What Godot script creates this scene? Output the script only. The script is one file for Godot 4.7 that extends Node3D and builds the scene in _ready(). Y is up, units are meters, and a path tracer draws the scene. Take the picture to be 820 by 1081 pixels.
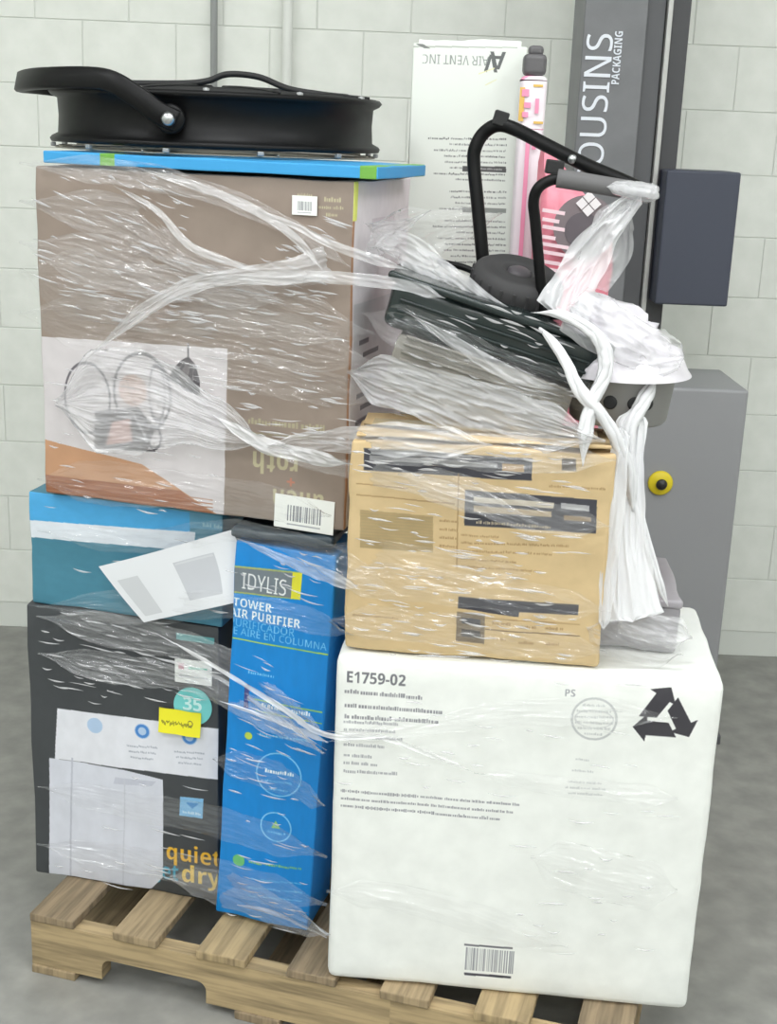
extends Node3D
# A stretch-wrapped pallet of returned goods in a block-walled warehouse.

const FOCAL := 1400.0
const EYE := Vector3(0, 1.70, 2.35)
var cam_basis := Basis()
var rng := RandomNumberGenerator.new()
var used := {}
var M := {}
var faces := []          # front faces that the film lies against
var font: SystemFont
var font_bold: SystemFont

# ---------------------------------------------------------------- pixels to places
func ray(u: float, v: float) -> Vector3:
	return (cam_basis * Vector3(u - 410.0, -(v - 540.5), -FOCAL)).normalized()

func at_z(u: float, v: float, z: float) -> Vector3:
	var d := ray(u, v)
	return EYE + d * ((z - EYE.z) / d.z)

func at_y(u: float, v: float, y: float) -> Vector3:
	var d := ray(u, v)
	return EYE + d * ((y - EYE.y) / d.y)

func on_plane(u: float, v: float, p: Vector3, n: Vector3) -> Vector3:
	var d := ray(u, v)
	return EYE + d * ((p - EYE).dot(n) / d.dot(n))

# where the load's front stands behind a pixel, a little in front of it
func on_load(u: float, v: float, off: float, fallback_z := 0.0) -> Vector3:
	var d := ray(u, v)
	var best := 1e9
	for f in faces:
		var n: Vector3 = f.n
		var t: float = (f.o - EYE).dot(n) / d.dot(n)
		var p: Vector3 = EYE + d * t - f.o
		var a: float = p.dot(f.r)
		var b: float = p.dot(f.u)
		if a > -0.03 and a < f.w + 0.03 and b > -0.03 and b < f.h + 0.03 and t < best:
			best = t
	if best > 1e8:
		return at_z(u, v, fallback_z + off)
	return EYE + d * (best - off)

# ---------------------------------------------------------------- nodes
func numbered(called: String) -> String:
	if not used.has(called):
		used[called] = 0
		return called
	used[called] += 1
	return "%s_%03d" % [called, used[called]]

func tag(o: Node3D, label: String, category: String, group := "") -> Node3D:
	o.set_meta("label", label)
	o.set_meta("category", category)
	if group != "":
		o.set_meta("group", group)
	return o

func thing(called: String, label: String, category: String, where := Vector3.ZERO, turn := 0.0, group := "") -> Node3D:
	var o := Node3D.new()
	o.name = numbered(called)
	add_child(o, true)
	o.position = where
	o.rotation.y = turn
	return tag(o, label, category, group)

func part(called: String, mesh: Mesh, m: Material, parent: Node3D, where := Vector3.ZERO, turn := Vector3.ZERO) -> MeshInstance3D:
	var o := MeshInstance3D.new()
	o.name = called
	o.mesh = mesh
	if m:
		o.material_override = m
	parent.add_child(o, true)
	o.position = where
	o.rotation = turn
	return o

func structure(called: String, mesh: Mesh, m: Material, where := Vector3.ZERO) -> MeshInstance3D:
	var o := part(called, mesh, m, self, where)
	o.set_meta("kind", "structure")
	return o

# ---------------------------------------------------------------- materials
func mat(c: Color, rough := 0.8, metal := 0.0, spec := 0.5) -> StandardMaterial3D:
	var m := StandardMaterial3D.new()
	m.albedo_color = c
	m.roughness = rough
	m.metallic = metal
	m.metallic_specular = spec
	m.cull_mode = BaseMaterial3D.CULL_DISABLED
	return m

func rgb8(r: int, g: int, b: int) -> Color:
	return Color(r / 255.0, g / 255.0, b / 255.0)

func noise_tex(freq: float, lo: Color, hi: Color, seed_ := 1, size := 512, octaves := 4) -> NoiseTexture2D:
	var n := FastNoiseLite.new()
	n.seed = seed_
	n.frequency = freq
	n.fractal_octaves = octaves
	n.noise_type = FastNoiseLite.TYPE_SIMPLEX_SMOOTH
	var t := NoiseTexture2D.new()
	t.width = size
	t.height = size
	t.seamless = true
	t.noise = n
	var g := Gradient.new()
	g.set_color(0, lo)
	g.set_color(1, hi)
	t.color_ramp = g
	return t

func grainy(m: StandardMaterial3D, tex: Texture2D, scale: float, bump: Texture2D = null, bump_cm := 0.0) -> StandardMaterial3D:
	m.albedo_texture = tex
	m.uv1_triplanar = true
	m.uv1_scale = Vector3.ONE * scale
	if bump:
		m.heightmap_enabled = true
		m.heightmap_texture = bump
		m.heightmap_scale = bump_cm
	return m

func film(alpha: float, rough: float) -> StandardMaterial3D:
	var m := mat(Color(0.95, 0.95, 0.96, alpha), rough, 0.0, 0.55)
	m.transparency = BaseMaterial3D.TRANSPARENCY_ALPHA
	return m

# ---------------------------------------------------------------- meshes
func commit(st: SurfaceTool, into: ArrayMesh = null) -> ArrayMesh:
	st.generate_normals()
	return st.commit(into)

func start() -> SurfaceTool:
	var st := SurfaceTool.new()
	st.begin(Mesh.PRIMITIVE_TRIANGLES)
	return st

# rows of points; row 0 on top, columns to the right as seen from the front
func grid(st: SurfaceTool, rows: Array, base := 0, uv := false) -> int:
	var nr := rows.size()
	var nc: int = rows[0].size()
	for i in nr:
		var row: PackedVector3Array = rows[i]
		for j in nc:
			if uv:
				st.set_uv(Vector2(float(j) / (nc - 1), float(i) / (nr - 1)))
			st.add_vertex(row[j])
	for i in nr - 1:
		for j in nc - 1:
			var a := base + i * nc + j
			st.add_index(a); st.add_index(a + 1); st.add_index(a + nc + 1)
			st.add_index(a); st.add_index(a + nc + 1); st.add_index(a + nc)
	return base + nr * nc

func spread(half: float, r: float, n: int) -> PackedFloat32Array:
	var a := PackedFloat32Array([-half, -half + r * 0.4])
	for i in n + 1:
		a.append(lerpf(-half + r, half - r, float(i) / n))
	a.append(half - r * 0.4)
	a.append(half)
	return a

# a box with rounded edges, standing on y = 0; surfaces: front, right, the rest
func rbox(w: float, h: float, d: float, r: float, n := 1, amp := 0.0, seed_ := 0, split := true) -> ArrayMesh:
	var hx := w / 2
	var hy := h / 2
	var hz := d / 2
	var xs := spread(hx, r, n)
	var ys := spread(hy, r, n)
	var zs := spread(hz, r, n)
	var inner := Vector3(hx - r, hy - r, hz - r)
	var noise := FastNoiseLite.new()
	noise.seed = seed_
	noise.frequency = 2.2
	noise.fractal_octaves = 3
	var out := ArrayMesh.new()
	var V := PackedVector3Array()
	var N := PackedVector3Array()
	var U := PackedVector2Array()
	var I := PackedInt32Array()
	for side in 6:
		var A := xs
		var B := ys
		if side == 1 or side == 3:
			A = zs
		elif side >= 4:
			B = zs
		var nb := B.size()
		var na := A.size()
		var base := V.size()
		for i in nb:
			for j in na:
				var a := A[j]
				var b := B[nb - 1 - i]
				var p := Vector3.ZERO
				match side:
					0: p = Vector3(a, b, hz)
					1: p = Vector3(hx, b, -a)
					2: p = Vector3(-a, b, -hz)
					3: p = Vector3(-hx, b, a)
					4: p = Vector3(a, hy, -b)
					5: p = Vector3(a, -hy, b)
				var q := p.clamp(-inner, inner)
				var nn := (p - q).normalized()
				p = q + nn * r
				if amp > 0.0:
					p += nn * noise.get_noise_3dv(p * 3.0 + Vector3(seed_, 0, 0)) * amp * 2.0
				V.append(p + Vector3(0, hy, 0))
				N.append(nn)
				U.append(Vector2((a / A[na - 1] + 1) / 2, 1.0 - (b / B[nb - 1] + 1) / 2))
		for i in nb - 1:
			for j in na - 1:
				var k := base + i * na + j
				I.append_array([k, k + 1, k + na + 1, k, k + na + 1, k + na])
		if split and (side == 0 or side == 1 or side == 5) or (not split and side == 5):
			if amp > 0.0:
				var st := start()
				for k in V.size():
					st.set_uv(U[k]); st.set_normal(N[k]); st.add_vertex(V[k])
				for k in I:
					st.add_index(k)
				st.generate_normals()
				out = st.commit(out)
			else:
				var arr := []
				arr.resize(Mesh.ARRAY_MAX)
				arr[Mesh.ARRAY_VERTEX] = V
				arr[Mesh.ARRAY_NORMAL] = N
				arr[Mesh.ARRAY_TEX_UV] = U
				arr[Mesh.ARRAY_INDEX] = I
				out.add_surface_from_arrays(Mesh.PRIMITIVE_TRIANGLES, arr)
			V = PackedVector3Array(); N = PackedVector3Array(); U = PackedVector2Array(); I = PackedInt32Array()
	return out

func block(w: float, h: float, d: float, r := 0.002) -> ArrayMesh:
	return rbox(w, h, d, r, 1, 0.0, 0, false)

func smooth_path(points: Array, n: int, closed := false) -> PackedVector3Array:
	var out := PackedVector3Array()
	var k := points.size()
	var last := k if closed else k - 1
	for i in last:
		var p0: Vector3 = points[(i - 1 + k) % k] if closed or i > 0 else points[0] * 2.0 - points[1]
		var p1: Vector3 = points[i]
		var p2: Vector3 = points[(i + 1) % k]
		var p3: Vector3 = points[(i + 2) % k] if closed or i + 2 < k else p2 * 2.0 - p1
		for j in n:
			out.append(p1.cubic_interpolate(p2, p0, p3, float(j) / n))
	if not closed:
		out.append(points[k - 1])
	return out

# a tube; section gives the outline in (side, other side), counterclockwise
func sweep(st: SurfaceTool, path: PackedVector3Array, section: PackedVector2Array, base := 0, hint := Vector3.UP, sizes := PackedFloat32Array(), caps := true) -> int:
	var n := path.size()
	var m := section.size()
	var a := Vector3.ZERO
	for i in n:
		var t := (path[mini(i + 1, n - 1)] - path[maxi(i - 1, 0)]).normalized()
		if i == 0:
			a = (hint - t * hint.dot(t)).normalized()
			if a.length() < 0.5:
				a = t.cross(Vector3(0.3, 0.2, 0.9)).normalized()
		else:
			a = (a - t * a.dot(t)).normalized()
		var b := t.cross(a)
		var s := sizes[i] if sizes.size() else 1.0
		for j in m:
			st.add_vertex(path[i] + (a * section[j].x + b * section[j].y) * s)
	for i in n - 1:
		for j in m:
			var j2 := (j + 1) % m
			var bl := base + i * m + j
			var br := base + i * m + j2
			var tl := bl + m
			var tr := br + m
			st.add_index(tl); st.add_index(tr); st.add_index(br)
			st.add_index(tl); st.add_index(br); st.add_index(bl)
	var next := base + n * m
	if caps:
		for e in 2:
			var row := 0 if e == 0 else n - 1
			st.add_vertex(path[row])
			for j in m:
				var p := base + row * m + j
				var q := base + row * m + (j + 1) % m
				st.add_index(next); st.add_index(p if e == 0 else q); st.add_index(q if e == 0 else p)
			next += 1
	return next

func round_section(r: float, n := 12) -> PackedVector2Array:
	var s := PackedVector2Array()
	for j in n:
		s.append(Vector2(cos(TAU * j / n), sin(TAU * j / n)) * r)
	return s

func tube(points: Array, r: float, n := 8, sides := 12, closed := false) -> ArrayMesh:
	var st := start()
	var path := smooth_path(points, n, closed)
	if closed:
		path.append(path[0])
	sweep(st, path, round_section(r, sides), 0, Vector3.UP, PackedFloat32Array(), not closed)
	return commit(st)

func lathe(profile: Array, n := 48, st: SurfaceTool = null, base := 0, arc := TAU) -> Variant:
	var own := st == null
	if own:
		st = start()
	for p in profile:
		for j in n + 1:
			var a := arc * j / n
			st.add_vertex(Vector3(p[0] * cos(a), p[1], -p[0] * sin(a)))
	for i in profile.size() - 1:
		for j in n:
			var bl := base + i * (n + 1) + j
			var tl := bl + n + 1
			st.add_index(tl); st.add_index(tl + 1); st.add_index(bl + 1)
			st.add_index(tl); st.add_index(bl + 1); st.add_index(bl)
	if own:
		return commit(st)
	return base + profile.size() * (n + 1)

# a flat outline (counterclockwise in x, y as seen from +z) given thickness towards -z
func extrude(outline: PackedVector2Array, depth: float) -> ArrayMesh:
	var st := start()
	st.set_smooth_group(-1)
	var tri := Geometry2D.triangulate_polygon(outline)
	for k in range(0, tri.size(), 3):
		var a := outline[tri[k]]
		var b := outline[tri[k + 1]]
		var c := outline[tri[k + 2]]
		if (b - a).cross(c - a) > 0:
			var s := b
			b = c
			c = s
		for q in [a, b, c]:
			st.add_vertex(Vector3(q.x, q.y, 0))
		for q in [a, c, b]:
			st.add_vertex(Vector3(q.x, q.y, -depth))
	var ccw := not Geometry2D.is_polygon_clockwise(outline)
	for k in outline.size():
		var a := outline[k]
		var b := outline[(k + 1) % outline.size()]
		if not ccw:
			var s := a
			a = b
			b = s
		var f0 := Vector3(a.x, a.y, 0)
		var f1 := Vector3(b.x, b.y, 0)
		var g0 := Vector3(a.x, a.y, -depth)
		var g1 := Vector3(b.x, b.y, -depth)
		for q in [f0, g1, f1, f0, g0, g1]:
			st.add_vertex(q)
	return commit(st)

# ---------------------------------------------------------------- print on cartons
class Print:
	var im: Image
	var s: float           # pixels for each metre
	var f: Dictionary
	var host
	func _init(host_, face: Dictionary, per_metre: float, c: Color):
		host = host_
		f = face
		s = per_metre
		im = Image.create(int(face.w * s), int(face.h * s), false, Image.FORMAT_RGB8)
		im.fill(c)
	func q(u: float, v: float) -> Vector2:
		var p: Vector3 = host.on_plane(u, v, f.o, f.n) - f.o
		return Vector2(p.dot(f.r), f.h - p.dot(f.u)) * s
	func tri(a: Vector2, b: Vector2, c: Vector2, col: Color) -> void:
		var y0 := int(ceil(minf(a.y, minf(b.y, c.y)) - 0.5))
		var y1 := int(floor(maxf(a.y, maxf(b.y, c.y)) - 0.5))
		for y in range(maxi(y0, 0), mini(y1, im.get_height() - 1) + 1):
			var yy := y + 0.5
			var lo := 1e9
			var hi := -1e9
			for e in [[a, b], [b, c], [c, a]]:
				var p: Vector2 = e[0]
				var r: Vector2 = e[1]
				if (p.y <= yy) != (r.y <= yy):
					var x := p.x + (r.x - p.x) * (yy - p.y) / (r.y - p.y)
					lo = minf(lo, x)
					hi = maxf(hi, x)
			if hi > lo:
				var x0 := int(ceil(lo - 0.5))
				var n := int(floor(hi - 0.5)) - x0 + 1
				if n > 0:
					im.fill_rect(Rect2i(x0, y, n, 1), col)
	func poly(pts: Array, col: Color) -> void:
		var p := PackedVector2Array()
		for k in pts:
			p.append(q(k[0], k[1]))
		raw_poly(p, col)
	func raw_poly(p: PackedVector2Array, col: Color) -> void:
		var t := Geometry2D.triangulate_polygon(p)
		for k in range(0, t.size(), 3):
			tri(p[t[k]], p[t[k + 1]], p[t[k + 2]], col)
	func rect(u0: float, v0: float, u1: float, v1: float, col: Color) -> void:
		var a := q(u0, v0)
		var b := q(u1, v1)
		im.fill_rect(Rect2i(int(a.x), int(a.y), maxi(1, int(b.x - a.x)), maxi(1, int(b.y - a.y))), col)
	func ring(u: float, v: float, r: float, thick: float, col: Color, squash := 1.0) -> void:
		var c := q(u, v)
		var n := 40
		for k in n:
			var d0 := Vector2(cos(TAU * k / n), sin(TAU * k / n) * squash)
			var d1 := Vector2(cos(TAU * (k + 1) / n), sin(TAU * (k + 1) / n) * squash)
			tri(c + d0 * r * s, c + d1 * r * s, c + d1 * (r - thick) * s, col)
			tri(c + d0 * r * s, c + d1 * (r - thick) * s, c + d0 * (r - thick) * s, col)
	func line(u0: float, v0: float, u1: float, v1: float, thick: float, col: Color) -> void:
		var a := q(u0, v0)
		var b := q(u1, v1)
		var w := (b - a).orthogonal().normalized() * thick * s / 2
		tri(a + w, b + w, b - w, col)
		tri(a + w, b - w, a - w, col)
	# small print too fine to read: rows of word-long dashes from (u0, v) to u1
	func words(u0: float, v0: float, u1: float, v1: float, height: float, col: Color, rg: RandomNumberGenerator) -> void:
		var a := q(u0, v0)
		var b := q(u1, v1)
		var x := a.x
		var h := height * s
		while x < b.x:
			var w := minf(rg.randf_range(0.6, 3.4) * h * 1.6, b.x - x)
			var y := lerpf(a.y, b.y, (x - a.x) / maxf(1.0, b.x - a.x))
			var xx := x
			while xx < x + w:
				var lw := rg.randf_range(0.35, 0.7) * h
				var top := 0.0 if rg.randf() < 0.3 else 0.25
				im.fill_rect(Rect2i(int(xx), int(y + top * h), maxi(1, int(lw * 0.75)), maxi(1, int(h * (1.0 - top)))), col)
				xx += lw
			x += w + h * 0.5
	func bars(u0: float, v0: float, u1: float, v1: float, ink: Color, rg: RandomNumberGenerator) -> void:
		var a := q(u0, v0)
		var b := q(u1, v1)
		var x := a.x
		while x < b.x:
			var w := rg.randf_range(1.0, 4.0) * s / 1600.0
			im.fill_rect(Rect2i(int(x), int(a.y), maxi(1, int(w)), int(b.y - a.y)), ink)
			x += w + rg.randf_range(1.0, 4.0) * s / 1600.0
	# lettering with its left end of the baseline at (u, v) for upright text, height in metres
	func text(what: String, u: float, v: float, height: float, col: Color, bold := false, turn := 0.0, stretch := 1.0, room := 0.0) -> void:
		var tm := TextMesh.new()
		tm.text = what
		tm.font = host.font_bold if bold else host.font
		tm.font_size = 64
		tm.pixel_size = 0.01
		tm.depth = 0.0
		tm.horizontal_alignment = HORIZONTAL_ALIGNMENT_LEFT
		var arr := tm.get_mesh_arrays()
		var V: PackedVector3Array = arr[Mesh.ARRAY_VERTEX]
		var idx: PackedInt32Array = arr[Mesh.ARRAY_INDEX] if arr[Mesh.ARRAY_INDEX] != null else PackedInt32Array(range(V.size()))
		var lo := Vector2(1e9, 1e9)
		var hi := -lo
		for p in V:
			lo = lo.min(Vector2(p.x, p.y))
			hi = hi.max(Vector2(p.x, p.y))
		var k := height / (hi.y - lo.y)
		var kx := k * stretch if room <= 0.0 else room / (hi.x - lo.x)
		var o := q(u, v)
		for n in range(0, idx.size(), 3):
			var c := []
			for e in 3:
				var p := V[idx[n + e]]
				c.append(o + Vector2((p.x - lo.x) * kx, -(p.y - lo.y) * k).rotated(turn) * s)
			tri(c[0], c[1], c[2], col)
	func soften(times := 1) -> void:
		for k in times:
			var w := im.get_width()
			var h := im.get_height()
			im.resize(w / 2, h / 2, Image.INTERPOLATE_BILINEAR)
			im.resize(w, h, Image.INTERPOLATE_CUBIC)
	func texture() -> ImageTexture:
		return ImageTexture.create_from_image(im)

func face(bl: Vector3, yaw: float, w: float, h: float, d: float, lean := 0.0) -> Dictionary:
	var b := Basis(Vector3.UP, deg_to_rad(yaw)) * Basis(Vector3.BACK, deg_to_rad(-lean))
	return {"o": bl, "r": b.x, "u": b.y, "n": b.z, "w": w, "h": h, "d": d, "b": b}

# a carton whose front left lower corner is at the face's origin
func carton(called: String, label: String, category: String, f: Dictionary, front: Material, right: Material, rest: Material, r := 0.005, n := 14, amp := 0.0015, seed_ := 3) -> Node3D:
	var centre: Vector3 = f.o + f.r * f.w / 2.0 - f.n * f.d / 2.0
	var o := thing(called, label, category)
	o.transform = Transform3D(f.b, centre)
	var m := rbox(f.w, f.h, f.d, r, n, amp, seed_)
	m.surface_set_material(0, front)
	m.surface_set_material(1, right)
	m.surface_set_material(2, rest)
	part("body", m, null, o)
	faces.append(f)
	return o

func printed(p: Print, rough := 0.6, grain: Texture2D = null, grain_scale := 6.0) -> StandardMaterial3D:
	var m := mat(Color.WHITE, rough)
	m.albedo_texture = p.texture()
	m.texture_repeat = false
	if grain:
		m.detail_enabled = true
		m.detail_albedo = grain
		m.detail_blend_mode = BaseMaterial3D.BLEND_MODE_MUL
		m.texture_repeat = true
	return m

# a paper sticker lying on a carton's front, between two pixels
func sticker(called: String, f: Dictionary, u0: float, v0: float, u1: float, v1: float, m: Material, parent: Node3D, turn := 0.0, off := 0.0025) -> MeshInstance3D:
	var p: Vector3 = on_plane(u0, v0, f.o, f.n) - f.o
	var q: Vector3 = on_plane(u1, v1, f.o, f.n) - f.o
	var a := Vector2(p.dot(f.r), p.dot(f.u))
	var b := Vector2(q.dot(f.r), q.dot(f.u))
	var mesh := rbox(b.x - a.x, a.y - b.y, 0.0012, 0.0004)
	mesh.surface_set_material(0, m)
	mesh.surface_set_material(1, M.paper)
	mesh.surface_set_material(2, M.paper)
	var o := part(called, mesh, null, parent)
	o.position = Vector3((a.x + b.x) / 2 - f.w / 2, b.y, f.d / 2 + off)
	o.rotation.z = turn
	return o

func label_face(w: float, h: float) -> Dictionary:
	return {"o": Vector3.ZERO, "r": Vector3.RIGHT, "u": Vector3.UP, "n": Vector3.BACK, "w": w, "h": h}

# ---------------------------------------------------------------- film
var film_noise := FastNoiseLite.new()
var film_seed := 0.0

# a band of stretch film along points in space; widths in metres at the points
func film_band(called: String, points: Array, widths: Array, m: Material, parent: Node3D, amp := 0.004, fine := 55.0, long := 9.0, n := 14, across := 0.0022, taper := 0.16) -> MeshInstance3D:
	film_seed += 17.3
	var path := smooth_path(points, n)
	var k := path.size()
	var ws := PackedFloat32Array()
	var wmax := 0.0
	for i in k:
		var t := float(i) / n
		var a := mini(int(t), widths.size() - 1)
		var b := mini(a + 1, widths.size() - 1)
		var along := t / (points.size() - 1)
		var env := smoothstep(0.0, taper, along) * smoothstep(0.0, taper, 1.0 - along)
		ws.append(lerpf(widths[a], widths[b], smoothstep(0.0, 1.0, t - a)) * (0.06 + 0.94 * env))
		wmax = maxf(wmax, ws[i])
	var nv := clampi(int(wmax / across), 6, 110)
	var rows := []
	var dist := 0.0
	for i in k:
		if i > 0:
			dist += path[i].distance_to(path[i - 1])
		var t := (path[mini(i + 1, k - 1)] - path[maxi(i - 1, 0)]).normalized()
		var view := (EYE - path[i]).normalized()
		var nn := Vector3(-0.15, 0.12, 1.0).normalized()
		nn = (nn - t * nn.dot(t)).normalized()
		if nn.dot(view) < 0.0:
			nn = -nn
		var side := nn.cross(t).normalized()
		var row := PackedVector3Array()
		for j in nv + 1:
			var v := (float(j) / nv - 0.5)
			var y := v * wmax
			var e := film_noise.get_noise_3d(dist * long, y * fine, film_seed)
			var e2 := film_noise.get_noise_3d(dist * long * 0.4, y * fine * 0.25, film_seed + 50.0)
			var ragged := 1.0 + 0.18 * film_noise.get_noise_2d(dist * 9.0, film_seed) if j == 0 or j == nv else 1.0
			var ridge := 1.0 - absf(e) * 2.2
			row.append(path[i] + side * (v * ws[i] * ragged) + nn * (amp * ridge * ridge + amp * 2.0 * e2))
		rows.append(row)
	# rows run along the band: transpose so that the front faces the camera
	var turned := []
	for j in nv + 1:
		var row := PackedVector3Array()
		for i in k:
			row.append(rows[i][nv - j])
		turned.append(row)
	var st := start()
	grid(st, turned)
	var o := part(called, commit(st), m, parent)
	return o

# short sharp creases of the film inside a patch of pixels, falling to the right by slope
func creases(parent: Node3D, u0: float, v0: float, u1: float, v1: float, slope: float, count: int, off: float, shortest := 10.0, longest := 40.0, fat := 0.0028) -> void:
	var st := start()
	var base := 0
	var half := PackedVector2Array([Vector2(1, 0), Vector2(0.7, 0.55), Vector2(0, 0.75), Vector2(-0.7, 0.55), Vector2(-1, 0), Vector2(0, -0.15)])
	for k in count:
		var u := rng.randf_range(u0, u1)
		var v := rng.randf_range(v0, v1)
		var l := rng.randf_range(shortest, longest) * rng.randf_range(0.5, 1.0)
		var fall := slope + rng.randf_range(-0.08, 0.08)
		var a := on_load(u, v, off)
		var b := on_load(u + l, v + fall * l, off)
		if a.distance_to(b) > l * 0.004:
			continue
		var path := PackedVector3Array()
		var sizes := PackedFloat32Array()
		var bend := rng.randf_range(-0.003, 0.003)
		var r := fat * rng.randf_range(0.35, 1.0)
		for i in 9:
			var t := i / 8.0
			path.append(a.lerp(b, t) + Vector3(0, bend * sin(t * PI), 0.002 * sin(t * PI)))
			sizes.append(r * (0.06 + sin(t * PI)))
		base = sweep(st, path, half, base, Vector3(0, 1, 0.45).normalized(), sizes, false)
	var o := part("film_crease", commit(st), M.film_crease, parent)
	o.set_meta("kind", "stuff")

func px_path(list: Array, off: float, z := 0.0) -> Array:
	var out := []
	for p in list:
		out.append(on_load(p[0], p[1], p[2] if p.size() > 2 else off, z))
	return out

func px_z(list: Array) -> Array:
	var out := []
	for p in list:
		out.append(at_z(p[0], p[1], p[2]))
	return out

# a gathered rope of film: strands twisted about a path
func film_rope(called: String, points: Array, radii: Array, m: Material, parent: Node3D, strands := 4, twist := 4.0) -> void:
	var path := smooth_path(points, 10)
	var k := path.size()
	var st := start()
	var base := 0
	for s in strands:
		var own := PackedVector3Array()
		var sizes := PackedFloat32Array()
		for i in k:
			var t := float(i) / 10.0
			var a := mini(int(t), radii.size() - 1)
			var b := mini(a + 1, radii.size() - 1)
			var r := lerpf(radii[a], radii[b], t - a) * smoothstep(-0.02, 0.16, float(i) / k) * smoothstep(-0.02, 0.16, 1.0 - float(i) / k)
			var dir := (path[mini(i + 1, k - 1)] - path[maxi(i - 1, 0)]).normalized()
			var x := dir.cross(Vector3(0.2, 0.3, 1.0)).normalized()
			var y := dir.cross(x)
			var ang := TAU * s / strands + twist * float(i) / k + 0.5 * film_noise.get_noise_2d(i * 0.12, s * 31.0 + film_seed)
			own.append(path[i] + (x * cos(ang) + y * sin(ang)) * r * 0.5)
			sizes.append(r * (0.62 + 0.12 * film_noise.get_noise_2d(i * 0.2, s * 13.0)))
		base = sweep(st, own, PackedVector2Array([Vector2(1, 0), Vector2(0.5, 0.8), Vector2(-0.5, 0.75), Vector2(-1, 0), Vector2(-0.4, -0.85), Vector2(0.6, -0.7)]), base, Vector3.UP, sizes)
	film_seed += 11.0
	part(called, commit(st), m, parent)

# ================================================================ the scene
func _ready() -> void:
	rng.seed = 7
	# camera
	cam_basis = Basis(Vector3.RIGHT, deg_to_rad(-16.0)) * Basis(Vector3.BACK, 0.04)
	var camera := Camera3D.new()
	camera.name = "camera"
	camera.fov = rad_to_deg(2.0 * atan(540.5 / FOCAL))
	camera.near = 0.05
	camera.far = 60.0
	add_child(camera)
	camera.transform = Transform3D(cam_basis, EYE)
	camera.current = true
	# environment: an indoor place, next to no light from outside
	var env := Environment.new()
	env.background_mode = Environment.BG_COLOR
	env.background_color = Color(0.02, 0.02, 0.02)
	env.tonemap_mode = Environment.TONE_MAPPER_LINEAR
	env.tonemap_exposure = 1.0
	env.sdfgi_enabled = true
	env.ssao_enabled = true
	env.ssil_enabled = true
	var we := WorldEnvironment.new()
	we.name = "environment"
	we.environment = env
	add_child(we)

	font = SystemFont.new()
	font.font_names = PackedStringArray(["Droid Sans"])
	font_bold = SystemFont.new()
	font_bold.font_names = PackedStringArray(["Droid Sans"])
	font_bold.font_weight = 700
	film_noise.seed = 5
	film_noise.frequency = 1.0
	film_noise.fractal_octaves = 2
	film_noise.noise_type = FastNoiseLite.TYPE_SIMPLEX_SMOOTH

	build_materials()
	build_lights()
	build_room()
	build_pallet()
	build_cartons()
	build_top_goods()
	build_rear_goods()
	build_machine()
	build_film()

func build_materials() -> void:
	M.wall = grainy(mat(Color.WHITE, 0.55), noise_tex(0.012, rgb8(226, 229, 222), rgb8(236, 238, 232), 2), 1.6)
	M.mortar = mat(rgb8(222, 225, 219), 0.8)
	M.floor = grainy(mat(Color.WHITE, 0.5), noise_tex(0.02, rgb8(128, 128, 124), rgb8(158, 157, 152), 8, 512, 5), 0.8)
	M.ceiling = mat(rgb8(225, 225, 222), 0.9)
	M.paper = mat(rgb8(240, 240, 238), 0.7)
	M.black = mat(rgb8(15, 15, 16), 0.42, 0.0, 0.32)
	M.black_matte = mat(rgb8(30, 30, 31), 0.6)
	M.rubber = mat(rgb8(58, 57, 58), 0.75)
	M.steel = mat(rgb8(190, 192, 194), 0.3, 1.0)
	M.zinc = mat(rgb8(158, 160, 160), 0.4, 0.3)
	M.wire = mat(rgb8(150, 146, 136), 0.35, 0.6)
	M.white_pipe = mat(rgb8(233, 235, 230), 0.5)
	M.wood = []
	for k in 3:
		M.wood.append(grainy(mat(Color.WHITE, 0.85), wood_texture(k, true), 1.3))
	M.stringer = grainy(mat(Color.WHITE, 0.85), wood_texture(2, false), 1.3)
	M.film_clear = film(0.04, 0.12)
	M.film_thin = film(0.12, 0.13)
	M.film_haze = film(0.3, 0.12)
	M.film_milky = film(0.55, 0.16)
	M.film_crease = film(0.34, 0.16)
	M.film_white = film(0.85, 0.22)

func wood_texture(k: int, across: bool) -> ImageTexture:
	var w := 384
	var n := FastNoiseLite.new()
	n.seed = 20 + k
	n.frequency = 0.01
	n.fractal_octaves = 4
	n.noise_type = FastNoiseLite.TYPE_SIMPLEX_SMOOTH
	var tones := [rgb8(166, 146, 114), rgb8(148, 130, 104), rgb8(180, 158, 120)]
	var c0: Color = tones[k]
	var im := Image.create(w, w, false, Image.FORMAT_RGB8)
	for y in w:
		for x in w:
			var p := Vector2(y, x) if across else Vector2(x, y)
			var g := n.get_noise_2d(p.x * 0.3, p.y * 5.0) * 0.45 + n.get_noise_2d(p.x * 1.2 + 400.0, p.y * 24.0) * 0.3
			im.set_pixel(x, y, c0.darkened(clampf(0.1 + g * 0.55, 0.0, 0.5)))
	return ImageTexture.create_from_image(im)

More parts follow.
